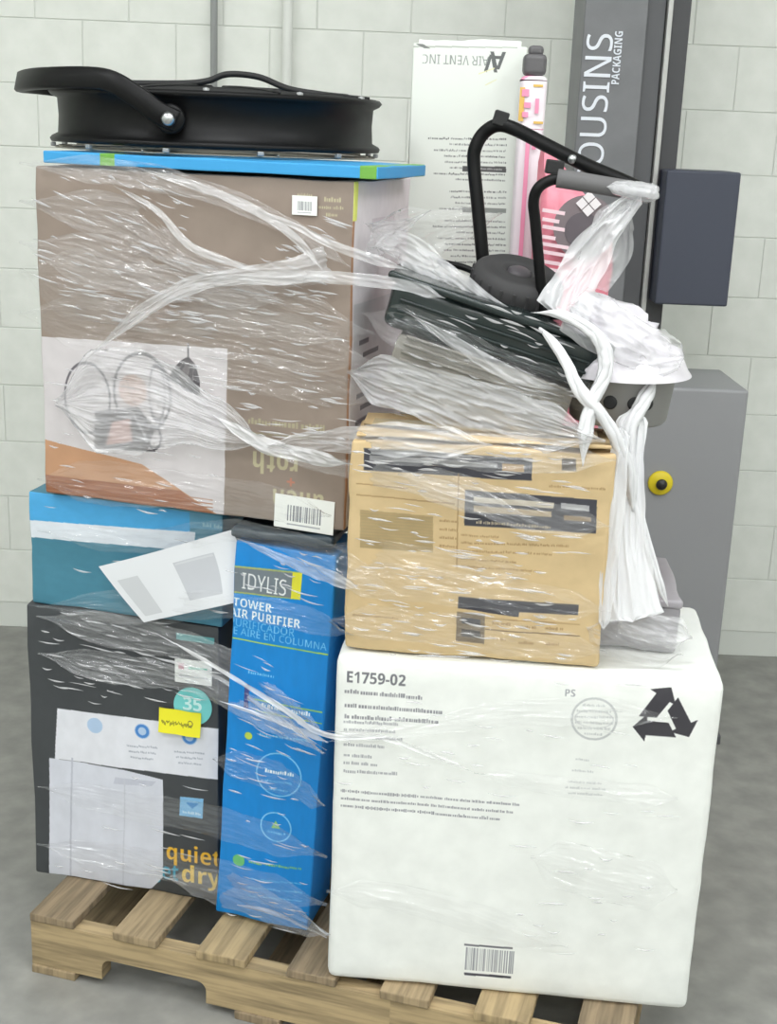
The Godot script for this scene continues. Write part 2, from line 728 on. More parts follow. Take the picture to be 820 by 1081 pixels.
# ---------------------------------------------------------------- lamps of the hall
func build_lights() -> void:
	var glow := mat(rgb8(255, 255, 252), 0.6)
	glow.emission_enabled = true
	glow.emission = rgb8(252, 253, 255)
	glow.emission_energy_multiplier = 6.0
	var house := mat(rgb8(225, 226, 226), 0.5)
	var k := 0
	for z in [1.0, 2.8, 4.5]:
		for x in [-2.3, 0.0, 2.3]:
			var o := thing("ceiling_lamp", "white fluorescent ceiling lamp with glowing tubes under the ceiling", "lamp", Vector3(x, 4.0, z), 0.0, "fluorescent lamps under the ceiling")
			part("housing", block(1.3, 0.06, 0.34, 0.008), house, o, Vector3(0, 0.03, 0))
			for s in [-1, 1]:
				part("lamp_tube", tube([Vector3(-0.6, 0.012, 0.08 * s), Vector3(0.6, 0.012, 0.08 * s)], 0.018, 1, 12), glow, o)
				part("hanger", tube([Vector3(0.5 * s, 0.09, 0), Vector3(0.5 * s, 0.5, 0)], 0.005, 1, 6), house, o)
			var l := AreaLight3D.new()
			l.name = "tube_light"
			l.area_size = Vector2(1.2, 0.16)
			l.light_color = rgb8(251, 253, 255)
			l.light_energy = 3.15
			l.shadow_enabled = true
			l.area_range = 20.0
			o.add_child(l)
			l.position = Vector3(0, -0.012, 0)
			l.rotation.x = -PI / 2
			k += 1

# ---------------------------------------------------------------- the hall
func build_room() -> void:
	var x0 := -3.6
	var x1 := 3.8
	var z0 := -1.95
	var z1 := 5.2
	var top := 4.5
	var cx := (x0 + x1) / 2
	var cz := (z0 + z1) / 2
	structure("floor", block(x1 - x0 + 0.4, 0.2, z1 - z0 + 0.4), M.floor, Vector3(cx, -0.2, cz))
	structure("ceiling", block(x1 - x0 + 0.4, 0.2, z1 - z0 + 0.4), M.ceiling, Vector3(cx, top, cz))
	structure("wall_left", block(0.2, top, z1 - z0), M.wall, Vector3(x0 - 0.1, 0, cz))
	structure("wall_right", block(0.2, top, z1 - z0), M.wall, Vector3(x1 + 0.1, 0, cz))
	structure("wall_front", block(x1 - x0 + 0.4, top, 0.2), M.wall, Vector3(cx, 0, z1 + 0.1))
	var back := structure("wall_back", block(x1 - x0 + 0.4, top, 0.2), M.mortar, Vector3(cx, 0, z0 - 0.1))
	# painted concrete blocks in running bond
	var bw := 0.287
	var bh := 0.19
	var mesh := block(bw - 0.003, bh - 0.003, 0.02, 0.002)
	var rest := start()
	var j0 := 1.80 - 9 * bh           # a joint lies at 1.80 m
	for r in range(0, 23):
		var y := j0 + r * bh
		var shift := -0.708 if r % 2 == 1 else -0.708 + bw / 2
		for c in range(-11, 17):
			var x := shift + (c + 0.5) * bw
			if x < x0 + bw / 2 or x > x1 - bw / 2:
				continue
			var p := Vector3(x - cx, y + 0.0015, 0.0935)
			if x > -1.7 and x < 1.75 and y < 2.15:
				part("block", mesh, M.wall, back, p)
			else:
				rest.append_from(mesh, 0, Transform3D(Basis(), p))
	var others := part("block", rest.commit(), M.wall, back)
	others.set_meta("kind", "stuff")
	# conduits up the wall
	for c in [[226.0, 0.011, M.zinc, "thin galvanised conduit running up the block wall", 0.0], [303.0, 0.016, M.white_pipe, "thicker white painted conduit running up the block wall", 1.0]]:
		var p := at_z(c[0], 60, z0 + 0.03)
		var o := thing("conduit", c[3], "conduit", Vector3(p.x, 0.3, z0 + 0.035))
		part("pipe", tube([Vector3(0, 0, 0), Vector3(0, 4.2, 0)], c[1], 1, 14), c[2], o)
		for y in [0.5, 1.48, 2.6]:
			var s := part("strap", tube([Vector3(-c[1] - 0.022, y, -0.016), Vector3(-c[1] - 0.004, y, -0.012), Vector3(0, y, c[1] + 0.002), Vector3(c[1] + 0.004, y, -0.012), Vector3(c[1] + 0.022, y, -0.016)], 0.004, 5, 6), M.steel, o)
			part("screw", lathe([[0.0, 0.004], [0.006, 0.003], [0.007, 0.0]], 10), M.steel, s, Vector3(c[1] + 0.02, y, -0.01), Vector3(PI / 2, 0, 0))
	# small bent hook left in the wall beside the white conduit
	var hk := at_z(324, 108, z0 + 0.03)
	var h := thing("wall_hook", "small bent wire hook in the block wall beside the white conduit", "hook", Vector3(hk.x, hk.y, z0 + 0.012))
	part("wire", tube([Vector3(-0.028, -0.02, 0), Vector3(-0.028, 0.006, 0.02), Vector3(0.0, 0.01, 0.022), Vector3(0.035, 0.004, 0.022)], 0.0035, 6, 8), M.steel, h)

# ---------------------------------------------------------------- pallet
func build_pallet() -> void:
	var yaw := deg_to_rad(-16.0)
	var o := thing("pallet", "weathered wooden pallet under the wrapped stack of cartons", "pallet", Vector3(-0.70, 0, -0.02), yaw)
	var long := 1.22
	var deep := 1.02
	# three notched stringers along the length
	for k in 3:
		var out := PackedVector2Array([Vector2(0, 0.018)])
		for n in [0.16, 0.83]:
			out.append(Vector2(n, 0.018))
			for a in 5:
				out.append(Vector2(n + 0.02 - 0.02 * cos(a * PI / 8), 0.045 + 0.02 * sin(a * PI / 8)))
			for a in 5:
				out.append(Vector2(n + 0.23 - 0.02 + 0.02 * sin(a * PI / 8), 0.045 + 0.02 * cos(a * PI / 8)))
			out.append(Vector2(n + 0.23, 0.018))
		out.append_array([Vector2(long, 0.018), Vector2(long, 0.12), Vector2(0, 0.12)])
		part("stringer", extrude(out, 0.038), M.stringer, o, Vector3(0, 0, -0.004 - k * (deep - 0.038) / 2.0))
	var x := 0.0
	var meshes := [board(0.1, 0.019, deep, 1), board(0.096, 0.019, deep, 2), board(0.104, 0.02, deep, 3)]
	for k in 7:
		part("deck_board", meshes[k % 3], M.wood[[1, 0, 2][k % 3]], o, Vector3(0.05 + k * (long - 0.1) / 6.0, 0.12, -deep / 2 + 0.002 * (k % 3)))
	for k in 4:
		part("bottom_board", meshes[k % 3], M.wood[k % 3], o, Vector3([0.05, 0.5, 0.72, 1.17][k], -0.001, -deep / 2))

func board(w: float, h: float, d: float, seed_: int) -> ArrayMesh:
	return rbox(w, h, d, 0.003, 6, 0.0012, seed_, false)

# ---------------------------------------------------------------- cartons
func build_cartons() -> void:
	var grain := noise_tex(0.02, rgb8(244, 244, 244), rgb8(255, 255, 255), 31, 512, 5)
	white_carton(grain)
	tan_carton(grain)
	blue_carton(grain)
	grey_carton(grain)
	teal_carton(grain)
	brown_carton(grain)

func white_carton(grain: Texture2D) -> void:
	var f := face(Vector3(-0.082, 0.14, 0.157), -5.0, 0.68, 0.662, 0.40)
	var p := Print.new(self, f, 1500.0, rgb8(240, 242, 238))
	var ink := rgb8(112, 112, 118)
	var soft := rgb8(164, 165, 170)
	var faint := rgb8(196, 198, 199)
	p.text("E1759-02", 366, 720, 0.022, ink, true, 0.0, 1.0, 0.105)
	for l in [[364, 727, 445, 735], [364, 742, 466, 750], [364, 754, 466, 760]]:
		p.words(l[0], l[1], l[2], l[3], 0.0085, rgb8(138, 138, 144), rng)
	for l in [[363, 768, 420], [363, 776, 418], [363, 784, 424], [363, 792, 405], [363, 803, 392], [363, 811, 398], [363, 820, 420]]:
		p.words(l[0], l[1] - 8, l[2], l[1] - 5, 0.0065, soft, rng)
	for l in [[360, 833, 547, 848], [360, 841, 540, 856], [360, 849, 527, 863]]:
		p.words(l[0], l[1], l[2], l[3], 0.006, rgb8(146, 146, 152), rng)
	p.text("PS", 596, 735, 0.014, soft, true)
	# round emblem and the faint print below it
	p.ring(627, 759, 0.041, 0.004, faint)
	p.ring(627, 759, 0.035, 0.003, rgb8(210, 212, 212), 0.5)
	for k in 6:
		var w := [24, 36, 40, 40, 34, 20]
		p.words(627 - w[k] / 2.0, 743 + k * 6, 627 + w[k] / 2.0, 743 + k * 6 + 1, 0.005, faint, rng)
	for l in [[608, 800, 622], [604, 812, 626], [600, 824, 634], [597, 830, 640], [600, 836, 636]]:
		p.words(l[0], l[1], l[2], l[1] + 2, 0.005, faint, rng)
	# bar code with heavy lines above and below
	p.line(490, 997, 541, 1001, 0.004, ink)
	p.line(490, 1028, 539, 1032, 0.005, rgb8(70, 70, 80))
	p.bars(492, 1000, 541, 1029, rgb8(130, 132, 140), rng)
	# recycling arrows
	var c := p.q(701, 757)
	for k in 3:
		var a := []
		for t in [Vector2(-0.044, 0.026), Vector2(-0.020, -0.016), Vector2(-0.030, -0.022), Vector2(0.002, -0.028), Vector2(0.012, 0.002), Vector2(0.002, -0.003), Vector2(-0.016, 0.026)]:
			a.append(c + (t + Vector2(0.004, -0.024)).rotated(TAU * k / 3.0) * p.s * 1.1)
		p.raw_poly(PackedVector2Array(a), rgb8(62, 60, 66))
	p.soften(1)
	var plain := grainy(mat(Color.WHITE, 0.65), noise_tex(0.01, rgb8(236, 238, 234), rgb8(243, 245, 241), 12), 2.0)
	var o := carton("white_carton", "large white carton with grey print and recycling arrows, lowest on the pallet", "box", f, printed(p, 0.6, grain), plain, plain, 0.015, 20, 0.0012, 9)
	part("tape", block(0.05, 0.0006, f.d - 0.06, 0.0002), mat(rgb8(222, 220, 205), 0.3), o, Vector3(0, f.h + 0.0035, 0))

func tan_carton(grain: Texture2D) -> void:
	var bl := at_y(362, 690, 0.810)
	var f := face(Vector3(-0.070, 0.8075, 0.135), -5.0, 0.452, 0.384, 0.17)
	var base := rgb8(210, 184, 140)
	var p := Print.new(self, f, 1500.0, base)
	var ink := rgb8(66, 66, 74)
	var brown := rgb8(164, 134, 92)
	var olive := rgb8(168, 148, 108)
	# wide dark bar on top with reversed lettering
	p.poly([[384, 473], [562, 484], [561, 508], [384, 496]], ink)
	p.poly([[390, 480], [525, 489], [525, 494], [390, 486]], rgb8(150, 150, 152))
	p.poly([[530, 489], [553, 491], [553, 499], [530, 497]], rgb8(176, 146, 104))
	p.poly([[593, 484], [608, 485], [608, 498], [593, 497]], rgb8(96, 88, 80))
	p.words(580, 512, 640, 515, 0.005, brown, rng)
	# framed dark panel with big letters
	p.poly([[491, 517], [630, 528], [629, 563], [490, 554]], ink)
	p.poly([[500, 524], [585, 531], [584, 537], [500, 530]], rgb8(200, 190, 172))
	p.poly([[500, 533], [582, 540], [582, 546], [500, 540]], rgb8(186, 168, 140))
	p.poly([[592, 531], [622, 534], [622, 540], [592, 537]], rgb8(170, 170, 172))
	p.poly([[595, 544], [624, 546], [624, 551], [595, 549]], rgb8(150, 132, 108))
	p.words(503, 549, 580, 555, 0.006, rgb8(190, 176, 150), rng)
	for k in 5:
		p.words(487, 563 + k * 8.5, [527, 600, 582, 545, 570][k], 566 + k * 9.0, 0.0045, brown, rng)
	# hatched block and the rule around it
	p.poly([[380, 538], [457, 545], [457, 583], [380, 578]], olive)
	for k in 12:
		p.line(380, 540 + k * 3.2, 457, 546 + k * 3.2, 0.0012, rgb8(180, 154, 110))
	p.line(376, 522, 480, 532, 0.002, brown)
	p.line(376, 510, 430, 516, 0.002, brown)
	p.line(484, 500, 482, 600, 0.002, brown)
	for k in 4:
		p.words(464, 548 + k * 9, 482, 549 + k * 9, 0.005, brown, rng)
	# lower dark bar and boxed table
	p.poly([[484, 630], [611, 639], [610, 650], [548, 646], [547, 651], [483, 642]], ink)
	p.poly([[482, 646], [512, 648], [511, 680], [481, 677]], rgb8(126, 112, 92))
	p.poly([[487, 652], [507, 654], [507, 660], [487, 658]], rgb8(74, 74, 80))
	p.poly([[487, 664], [507, 666], [507, 674], [487, 672]], rgb8(86, 82, 80))
	p.line(512, 664, 612, 672, 0.002, rgb8(120, 98, 70))
	p.line(512, 652, 612, 660, 0.0015, brown)
	for c in [[520, 658], [548, 662], [576, 664]]:
		p.words(c[0], c[1] - 2, c[0] + 18, c[1] - 1, 0.006, brown, rng)
		p.words(c[0], c[1] + 14, c[0] + 14, c[1] + 15, 0.006, brown, rng)
	p.words(372, 648, 420, 652, 0.004, brown, rng)
	p.soften(1)
	var kraft := grainy(mat(Color.WHITE, 0.8), noise_tex(0.015, rgb8(205, 178, 134), rgb8(215, 189, 146), 13), 2.4)
	var o := carton("tan_carton", "tan cardboard carton with dark printed panels on top of the white carton", "box", f, printed(p, 0.7, grain), kraft, kraft, 0.007, 18, 0.003, 21)
	# flaps bulging on its top
	for s in [-1, 1]:
		part("flap", rbox(f.w - 0.02, 0.004, f.d / 2 - 0.006, 0.0015, 8, 0.003, 40 + s, false), kraft, o, Vector3(0, f.h + 0.006, s * f.d / 4), Vector3(-s * 0.05, 0, 0.01 * s))
	part("tape", block(f.w - 0.06, 0.0006, 0.05, 0.0002), mat(rgb8(206, 188, 150), 0.25), o, Vector3(0, f.h + 0.0155, 0))

func blue_carton(grain: Texture2D) -> void:
	var f := face(Vector3(-0.32, 0.1545, -0.03), -14.0, 0.197, 0.80, 0.15, 2.7)
	var blue := rgb8(14, 134, 212)
	var p := Print.new(self, f, 1500.0, blue)
	var white := rgb8(236, 242, 246)
	var yellow := rgb8(228, 224, 60)
	var pale := rgb8(128, 196, 240)
	p.poly([[240, 596], [318, 604], [316, 633], [238, 625]], rgb8(168, 180, 110))
	p.poly([[240, 598], [310, 605], [308, 631], [238, 623]], rgb8(118, 128, 136))
	p.poly([[309, 604], [319, 605], [317, 633], [307, 632]], yellow)
	p.text("IDYLIS", 255, 621, 0.032, rgb8(236, 238, 238), false, 0.0, 1.0, 0.088)
	p.text("TOWER", 246, 639.5, 0.018, white, true, 0.0, 1.0, 0.078)
	p.text("AIR PURIFIER", 242, 650, 0.018, white, true, 0.0, 1.0, 0.142)
	p.text("PURIFICADOR", 242, 660, 0.016, pale, false, 0.0, 1.0, 0.13)
	p.text("DE AIRE EN COLUMNA", 239, 668, 0.015, pale, false, 0.0, 1.0, 0.2)
	p.line(236, 672, 372, 696, 0.0028, rgb8(170, 205, 90))
	# lower panel: heading, rules, icons
	p.words(262, 708, 290, 713, 0.007, pale, rng)
	p.line(268, 738, 340, 752, 0.003, rgb8(170, 205, 90))
	p.line(270, 750, 340, 764, 0.0025, rgb8(170, 205, 90))
	p.poly([[258, 722], [263, 723], [262, 748], [257, 747]], rgb8(70, 80, 140))
	p.words(276, 742, 326, 751, 0.01, white, rng)
	p.ring(262, 777, 0.008, 0.008, rgb8(190, 210, 80))
	p.words(274, 774, 326, 780, 0.006, pale, rng)
	p.ring(294, 818, 0.047, 0.003, pale)
	p.words(280, 811, 309, 815, 0.009, white, rng)
	p.words(280, 822, 308, 826, 0.005, pale, rng)
	p.words(284, 831, 304, 834, 0.005, pale, rng)
	p.ring(291, 873, 0.033, 0.003, pale)
	p.words(282, 876, 301, 879, 0.006, pale, rng)
	p.poly([[286, 874], [291, 866], [296, 875]], rgb8(150, 200, 120))
	p.ring(252, 908, 0.013, 0.013, rgb8(110, 190, 120))
	p.words(263, 908, 318, 916, 0.006, rgb8(150, 200, 110), rng)
	for k in 3:
		p.words(262, 926 + k * 9, 318, 932 + k * 9, 0.004, pale, rng)
	p.soften(1)
	var side := grainy(mat(Color.WHITE, 0.5), noise_tex(0.01, rgb8(12, 131, 209), rgb8(16, 137, 215), 14), 2.0)
	carton("blue_carton", "tall narrow blue air purifier carton leaning against the white carton", "box", f, printed(p, 0.4, grain), side, side, 0.004, 14, 0.002, 5)

func grey_carton(grain: Texture2D) -> void:
	var o0 := Vector3(-0.531, 0.14, -0.132)
	var b := Basis(Vector3.UP, deg_to_rad(-12.0))
	var f := face(o0 - b.x * 0.20, -12.0, 0.412, 0.612, 0.34)
	var dark := rgb8(66, 69, 72)
	var p := Print.new(self, f, 1500.0, dark)
	var white := rgb8(226, 227, 234)
	# white band with two icons
	p.poly([[60, 748], [236, 770], [234, 824], [58, 801]], white)
	for u in [150, 200]:
		p.ring(u, 772 if u < 170 else 778, 0.017, 0.017, rgb8(176, 200, 228))
		p.ring(u, 772 if u < 170 else 778, 0.015, 0.006, rgb8(72, 132, 200))
		for k in 3:
			p.words(u - 16 + k * 2, 786 + k * 6 + (0 if u < 170 else 6), u + 16 - k * 2, 788 + k * 6 + (0 if u < 170 else 6), 0.0045, rgb8(160, 166, 178), rng)
	p.ring(100, 766, 0.017, 0.017, rgb8(176, 200, 228))
	# picture of the white appliance
	p.text("get", 160, 931, 0.048, rgb8(44, 150, 180), true, 0.0, 1.0, 0.06)
	p.poly([[52, 800], [130, 812], [172, 823], [172, 926], [160, 938], [140, 944], [80, 938], [52, 930]], rgb8(214, 216, 226))
	p.poly([[122, 820], [165, 825], [160, 830], [120, 827]], rgb8(196, 198, 210))
	p.line(132, 822, 130, 940, 0.003, rgb8(200, 202, 212))
	p.line(76, 800, 74, 936, 0.004, rgb8(188, 190, 202))
	# panels and slogans
	p.poly([[190, 841], [215, 843], [214, 864], [189, 861]], rgb8(130, 184, 222))
	p.poly([[196, 847], [210, 848], [203, 854]], rgb8(70, 140, 200))
	p.words(193, 856, 211, 858, 0.006, rgb8(206, 226, 240), rng)
	p.text("quiet", 176, 912, 0.052, rgb8(232, 180, 52), true, 0.0, 1.0, 0.118)
	p.text("dry", 192, 936, 0.054, rgb8(240, 200, 60), true, 0.0, 1.0, 0.086)
	p.poly([[186, 668], [226, 674], [226, 681], [186, 675]], rgb8(92, 160, 160))
	p.words(184, 689, 218, 693, 0.006, rgb8(150, 150, 150), rng)
	p.poly([[233, 722], [238, 722], [238, 750], [233, 750]], rgb8(40, 110, 60))
	p.soften(1)
	var side := grainy(mat(Color.WHITE, 0.6), noise_tex(0.01, rgb8(63, 66, 69), rgb8(69, 72, 75), 15), 2.0)
	var o := carton("dark_grey_carton", "dark grey dehumidifier carton with white band and yellow slogan, on the pallet", "box", f, printed(p, 0.5, grain), side, side, 0.004, 14, 0.002, 6)
	# stickers on it
	var lf := label_face(0.08, 0.05)
	var lp := Print.new(self, lf, 3000.0, rgb8(236, 238, 236))
	lp.im.fill_rect(Rect2i(24, 26, 36, 40), rgb8(206, 170, 180))
	lp.im.fill_rect(Rect2i(90, 44, 120, 14), rgb8(120, 190, 170))
	lp.im.fill_rect(Rect2i(24, 100, 190, 12), rgb8(190, 192, 194))
	sticker("shipping_label", f, 185, 694, 224, 724, printed(lp), o, 0.0)
	var sp := at_local(f, 204, 745)
	var disc := extrude(round_section(0.0405, 40), 0.0013)
	var d := part("round_sticker", disc, mat(rgb8(118, 204, 202), 0.5), o, Vector3(sp.x - f.w / 2, sp.y, f.d / 2 + 0.0035))
	var t := TextMesh.new()
	t.text = "35"
	t.font = font_bold
	t.font_size = 48
	t.pixel_size = 0.0008
	t.depth = 0.0006
	part("printed_number", t, mat(rgb8(206, 238, 236), 0.5), d, Vector3(0.0, 0.004, 0.0006))
	# yellow note stuck over the round sticker
	var nf := label_face(0.09, 0.055)
	var np := Print.new(self, nf, 2000.0, rgb8(234, 226, 44))
	np.im.fill_rect(Rect2i(0, 0, 180, 6), rgb8(226, 216, 40))
	var h := RandomNumberGenerator.new()
	h.seed = 4
	for k in 34:
		np.im.fill_rect(Rect2i(12 + k * 4, 52 + h.randi_range(0, 10), 3, h.randi_range(6, 16)), rgb8(120, 116, 40))
	for k in 14:
		np.im.fill_rect(Rect2i(134 + int(10 * cos(k * 0.45)), 52 + int(14 * sin(k * 0.45)), 4, 4), rgb8(90, 88, 50))
	var a: Vector3 = on_plane(191, 761, f.o, f.n) + f.n * 0.008
	var note := thing("sticky_note", "yellow handwritten note stuck over the round turquoise sticker", "note", Vector3.ZERO)
	note.transform = Transform3D(f.b * Basis(Vector3.BACK, -0.02), a - f.u * 0.026)
	var st := start()
	var rows := []
	for i in 9:
		var row := PackedVector3Array()
		for j in 13:
			var x := lerpf(-0.0445, 0.0445, j / 12.0)
			var y := lerpf(0.053, 0.0, i / 8.0)
			row.append(Vector3(x, y, 0.004 * pow(1.0 - y / 0.053, 2.0) + 0.0012 * sin(j * 0.9)))
		rows.append(row)
	grid(st, rows, 0, true)
	part("paper", commit(st), printed(np, 0.75), note)

func at_local(f: Dictionary, u: float, v: float) -> Vector2:
	var p: Vector3 = on_plane(u, v, f.o, f.n) - f.o
	return Vector2(p.dot(f.r), p.dot(f.u))

func teal_carton(grain: Texture2D) -> void:
	var b := Basis(Vector3.UP, deg_to_rad(-14.0))
	var f := face(Vector3(-0.535, 0.7545, -0.135) - b.x * 0.185, -14.0, 0.41, 0.234, 0.33)
	var p := Print.new(self, f, 1500.0, rgb8(70, 130, 152))
	p.poly([[20, 515], [262, 549], [262, 562], [20, 545]], rgb8(96, 156, 186))
	p.poly([[20, 515], [200, 541], [200, 564], [20, 548]], rgb8(76, 168, 224))
	p.poly([[20, 548], [206, 562], [204, 582], [20, 566]], rgb8(222, 228, 236))
	p.words(214, 552, 250, 556, 0.008, rgb8(150, 190, 204), rng)
	p.soften(1)
	var side := grainy(mat(Color.WHITE, 0.5), noise_tex(0.01, rgb8(67, 127, 149), rgb8(73, 133, 155), 16), 2.0)
	carton("teal_carton", "flat teal carton with light blue and white stripes under the brown carton", "box", f, printed(p, 0.45, grain), side, side, 0.004, 12, 0.002, 8)
	# folded paper sheet tucked in under the film
	var pf := label_face(0.3, 0.15)
	var z := 0.035
	var cs := []
	for c in [[104, 598], [243, 560], [257, 592], [255, 634], [152, 657]]:
		cs.append(on_plane(c[0], c[1], f.o + f.n * z, f.n))
	var c0: Vector3 = cs[0] + (cs[3] - cs[0]) * 0.5
	var sheet := thing("paper_sheet", "folded white paper sheet with grey panels tucked under the film above the dark grey carton", "paper", c0)
	var st := start()
	var rows := []
	for i in 13:
		var row := PackedVector3Array()
		var s := i / 12.0
		for j in 25:
			var t := j / 24.0
			# top edge runs corner 0 to 1, bottom edge corner 4 to 3
			var top: Vector3 = cs[0].lerp(cs[1], t)
			var bottom: Vector3 = cs[4].lerp(cs[3], t)
			var q: Vector3 = top.lerp(bottom, s)
			q += f.r * (0.022 * sin(s * PI) * pow(t, 6.0))
			q += f.n * (0.006 * sin(t * PI) + 0.0035 * sin(t * 5.0 + s * 3.0))
			row.append(q - c0)
		rows.append(row)
	grid(st, rows, 0, true)
	var ip := Image.create(400, 220, false, Image.FORMAT_RGB8)
	ip.fill(rgb8(226, 228, 232))
	ip.fill_rect(Rect2i(212, 50, 120, 132), rgb8(196, 198, 204))
	ip.fill_rect(Rect2i(216, 54, 112, 6), rgb8(206, 208, 212))
	ip.fill_rect(Rect2i(24, 60, 70, 140), rgb8(204, 206, 210))
	var pm := mat(Color.WHITE, 0.5)
	pm.albedo_texture = ImageTexture.create_from_image(ip)
	part("paper", commit(st), pm, sheet)
	# dark folded plastic squeezed between the blue carton and the brown one
	var g := thing("plastic_sleeve", "crumpled dark plastic sleeve squeezed between the blue carton and the brown carton", "sleeve", Vector3(-0.17, 0.962, -0.10), deg_to_rad(-14.0))
	part("sheet", rbox(0.2, 0.016, 0.22, 0.006, 16, 0.006, 77, false), mat(rgb8(44, 58, 68), 0.3), g)

func brown_carton(grain: Texture2D) -> void:
	var b := Basis(Vector3.UP, deg_to_rad(-17.0))
	var fr := Vector3(-0.08, 0.9945, 0.03)
	var f := face(fr - b.x * 0.62, -17.0, 0.62, 0.622, 0.33)
	var base := rgb8(148, 133, 122)
	var p := Print.new(self, f, 1500.0, base)
	var beige := rgb8(190, 182, 150)
	# printed picture: lamps over a table
	p.poly([[40, 355], [240, 368], [236, 552], [40, 530]], rgb8(214, 208, 210))
	p.poly([[40, 462], [150, 490], [236, 548], [236, 562], [40, 540]], rgb8(196, 150, 116))
	p.poly([[40, 500], [190, 518], [236, 550], [236, 562], [40, 540]], rgb8(160, 106, 78))
	for k in 9:
		p.line(40, 504 + k * 4, 225, 528 + k * 4, 0.0016, rgb8(176, 124, 94))
	# hanging shade
	p.line(199, 362, 199, 380, 0.003, rgb8(90, 86, 90))
	p.poly([[199, 376], [206, 384], [211, 402], [211, 418], [196, 412], [178, 399], [184, 388], [192, 380]], rgb8(88, 84, 88))
	p.poly([[196, 384], [201, 386], [198, 404], [188, 398]], rgb8(118, 112, 114))
	for k in 4:
		p.line(182 + k * 7, 398 + k * 3, 196 + k * 3, 380, 0.001, rgb8(140, 134, 136))
	# wire globe and clear glass shade
	p.ring(150, 415, 0.062, 0.005, rgb8(110, 106, 112), 1.25)
	p.ring(166, 415, 0.018, 0.003, rgb8(130, 126, 132), 3.2)
	p.ring(140, 412, 0.03, 0.03, rgb8(206, 178, 168), 1.0)
	p.poly([[100, 434], [146, 430], [164, 452], [156, 474], [100, 474]], rgb8(104, 98, 102))
	p.poly([[118, 446], [136, 442], [140, 466], [112, 470]], rgb8(206, 170, 164))
	p.line(140, 436, 158, 470, 0.004, rgb8(190, 186, 190))
	p.ring(163, 462, 0.016, 0.004, rgb8(92, 88, 94), 1.5)
	p.line(128, 474, 164, 476, 0.004, rgb8(84, 80, 84))
	p.ring(92, 420, 0.05, 0.004, rgb8(110, 106, 112), 1.4)
	# lettering, upside down because the carton stands on its head
	p.text("roth", 314, 481, 0.042, beige, true, PI, 1.0, 0.088)
	p.text("+", 311, 505, 0.016, rgb8(190, 130, 110), true, PI)
	p.text("allen", 342, 522, 0.042, beige, true, PI, 1.0, 0.1)
	p.words(262, 441, 343, 449, 0.012, beige.darkened(0.1), rng)
	p.words(262, 455, 330, 461, 0.006, beige.darkened(0.2), rng)
	p.words(342, 208, 358, 209, 0.008, beige, rng)
	p.words(336, 217, 362, 218, 0.006, beige, rng)
	p.words(344, 225, 356, 226, 0.006, beige, rng)
	p.words(314, 204, 328, 204, 0.006, beige, rng)
	p.soften(1)
	# right side: pale panel with a coloured corner strip
	var rf := {"o": f.o + f.r * f.w, "r": -f.n, "u": f.u, "n": f.r, "w": f.d, "h": f.h, "d": f.w}
	var sp := Print.new(self, rf, 900.0, rgb8(233, 226, 230))
	sp.im.fill_rect(Rect2i(0, 0, 18, 60), rgb8(226, 232, 120))
	sp.im.fill_rect(Rect2i(0, 60, 9, 500), rgb8(170, 128, 98))
	sp.im.fill_rect(Rect2i(16, 190, 281, 370), rgb8(214, 211, 215))
	for k in 8:
		sp.im.fill_rect(Rect2i(44 + (k % 2) * 20, 250 + k * 22, 50 + (k * 37) % 40, 9), rgb8(130, 128, 134))
	sp.im.fill_rect(Rect2i(90, 60, 120, 16), rgb8(214, 204, 210))
	sp.soften(1)
	var side := grainy(mat(Color.WHITE, 0.7), noise_tex(0.012, rgb8(144, 129, 118), rgb8(152, 137, 126), 17), 2.0)
	var o := carton("brown_carton", "large brown lamp carton standing upside down beneath the black fan", "box", f, printed(p, 0.6, grain), printed(sp, 0.6, grain), side, 0.005, 16, 0.002, 10)
	for l in [[309, 206, 335, 228, 0.0], [290, 521, 352, 564, -0.03]]:
		var lf := label_face(0.1, 0.07)
		var lp := Print.new(self, lf, 3000.0, rgb8(238, 240, 236))
		var x := 66
		var r2 := RandomNumberGenerator.new()
		r2.seed = 9
		while x < 234:
			var w := r2.randi_range(2, 8)
			lp.im.fill_rect(Rect2i(x, 60, w, 100), rgb8(120, 122, 130))
			x += w + r2.randi_range(3, 8)
		lp.im.fill_rect(Rect2i(66, 176, 168, 10), rgb8(176, 178, 182))
		lp.soften(1)
		sticker("barcode_label", f, l[0], l[1], l[2], l[3], printed(lp), o, l[4])

# ---------------------------------------------------------------- on top of the load
func build_top_goods() -> void:
	# flat blue carton between the brown carton and the fan
	var yaw := deg_to_rad(-17.0)
	var b := Basis(Vector3.UP, yaw)
	var s := thing("flat_blue_carton", "thin flat blue carton with green corners lying under the black fan", "box", Vector3(-0.08, 1.6215, 0.03) + b * Vector3(-0.275, 0, -0.135), yaw)
	part("body", rbox(0.64, 0.021, 0.29, 0.002, 6, 0.001, 3, false), mat(rgb8(58, 156, 214), 0.5), s)
	for x in [-0.19, 0.302]:
		part("corner_strip", block(0.03, 0.0215, 0.291, 0.0015), mat(rgb8(112, 170, 70), 0.5), s, Vector3(x, -0.0001, 0.0))
	fan(Vector3(-0.372, 1.6445, -0.405))
	cart()

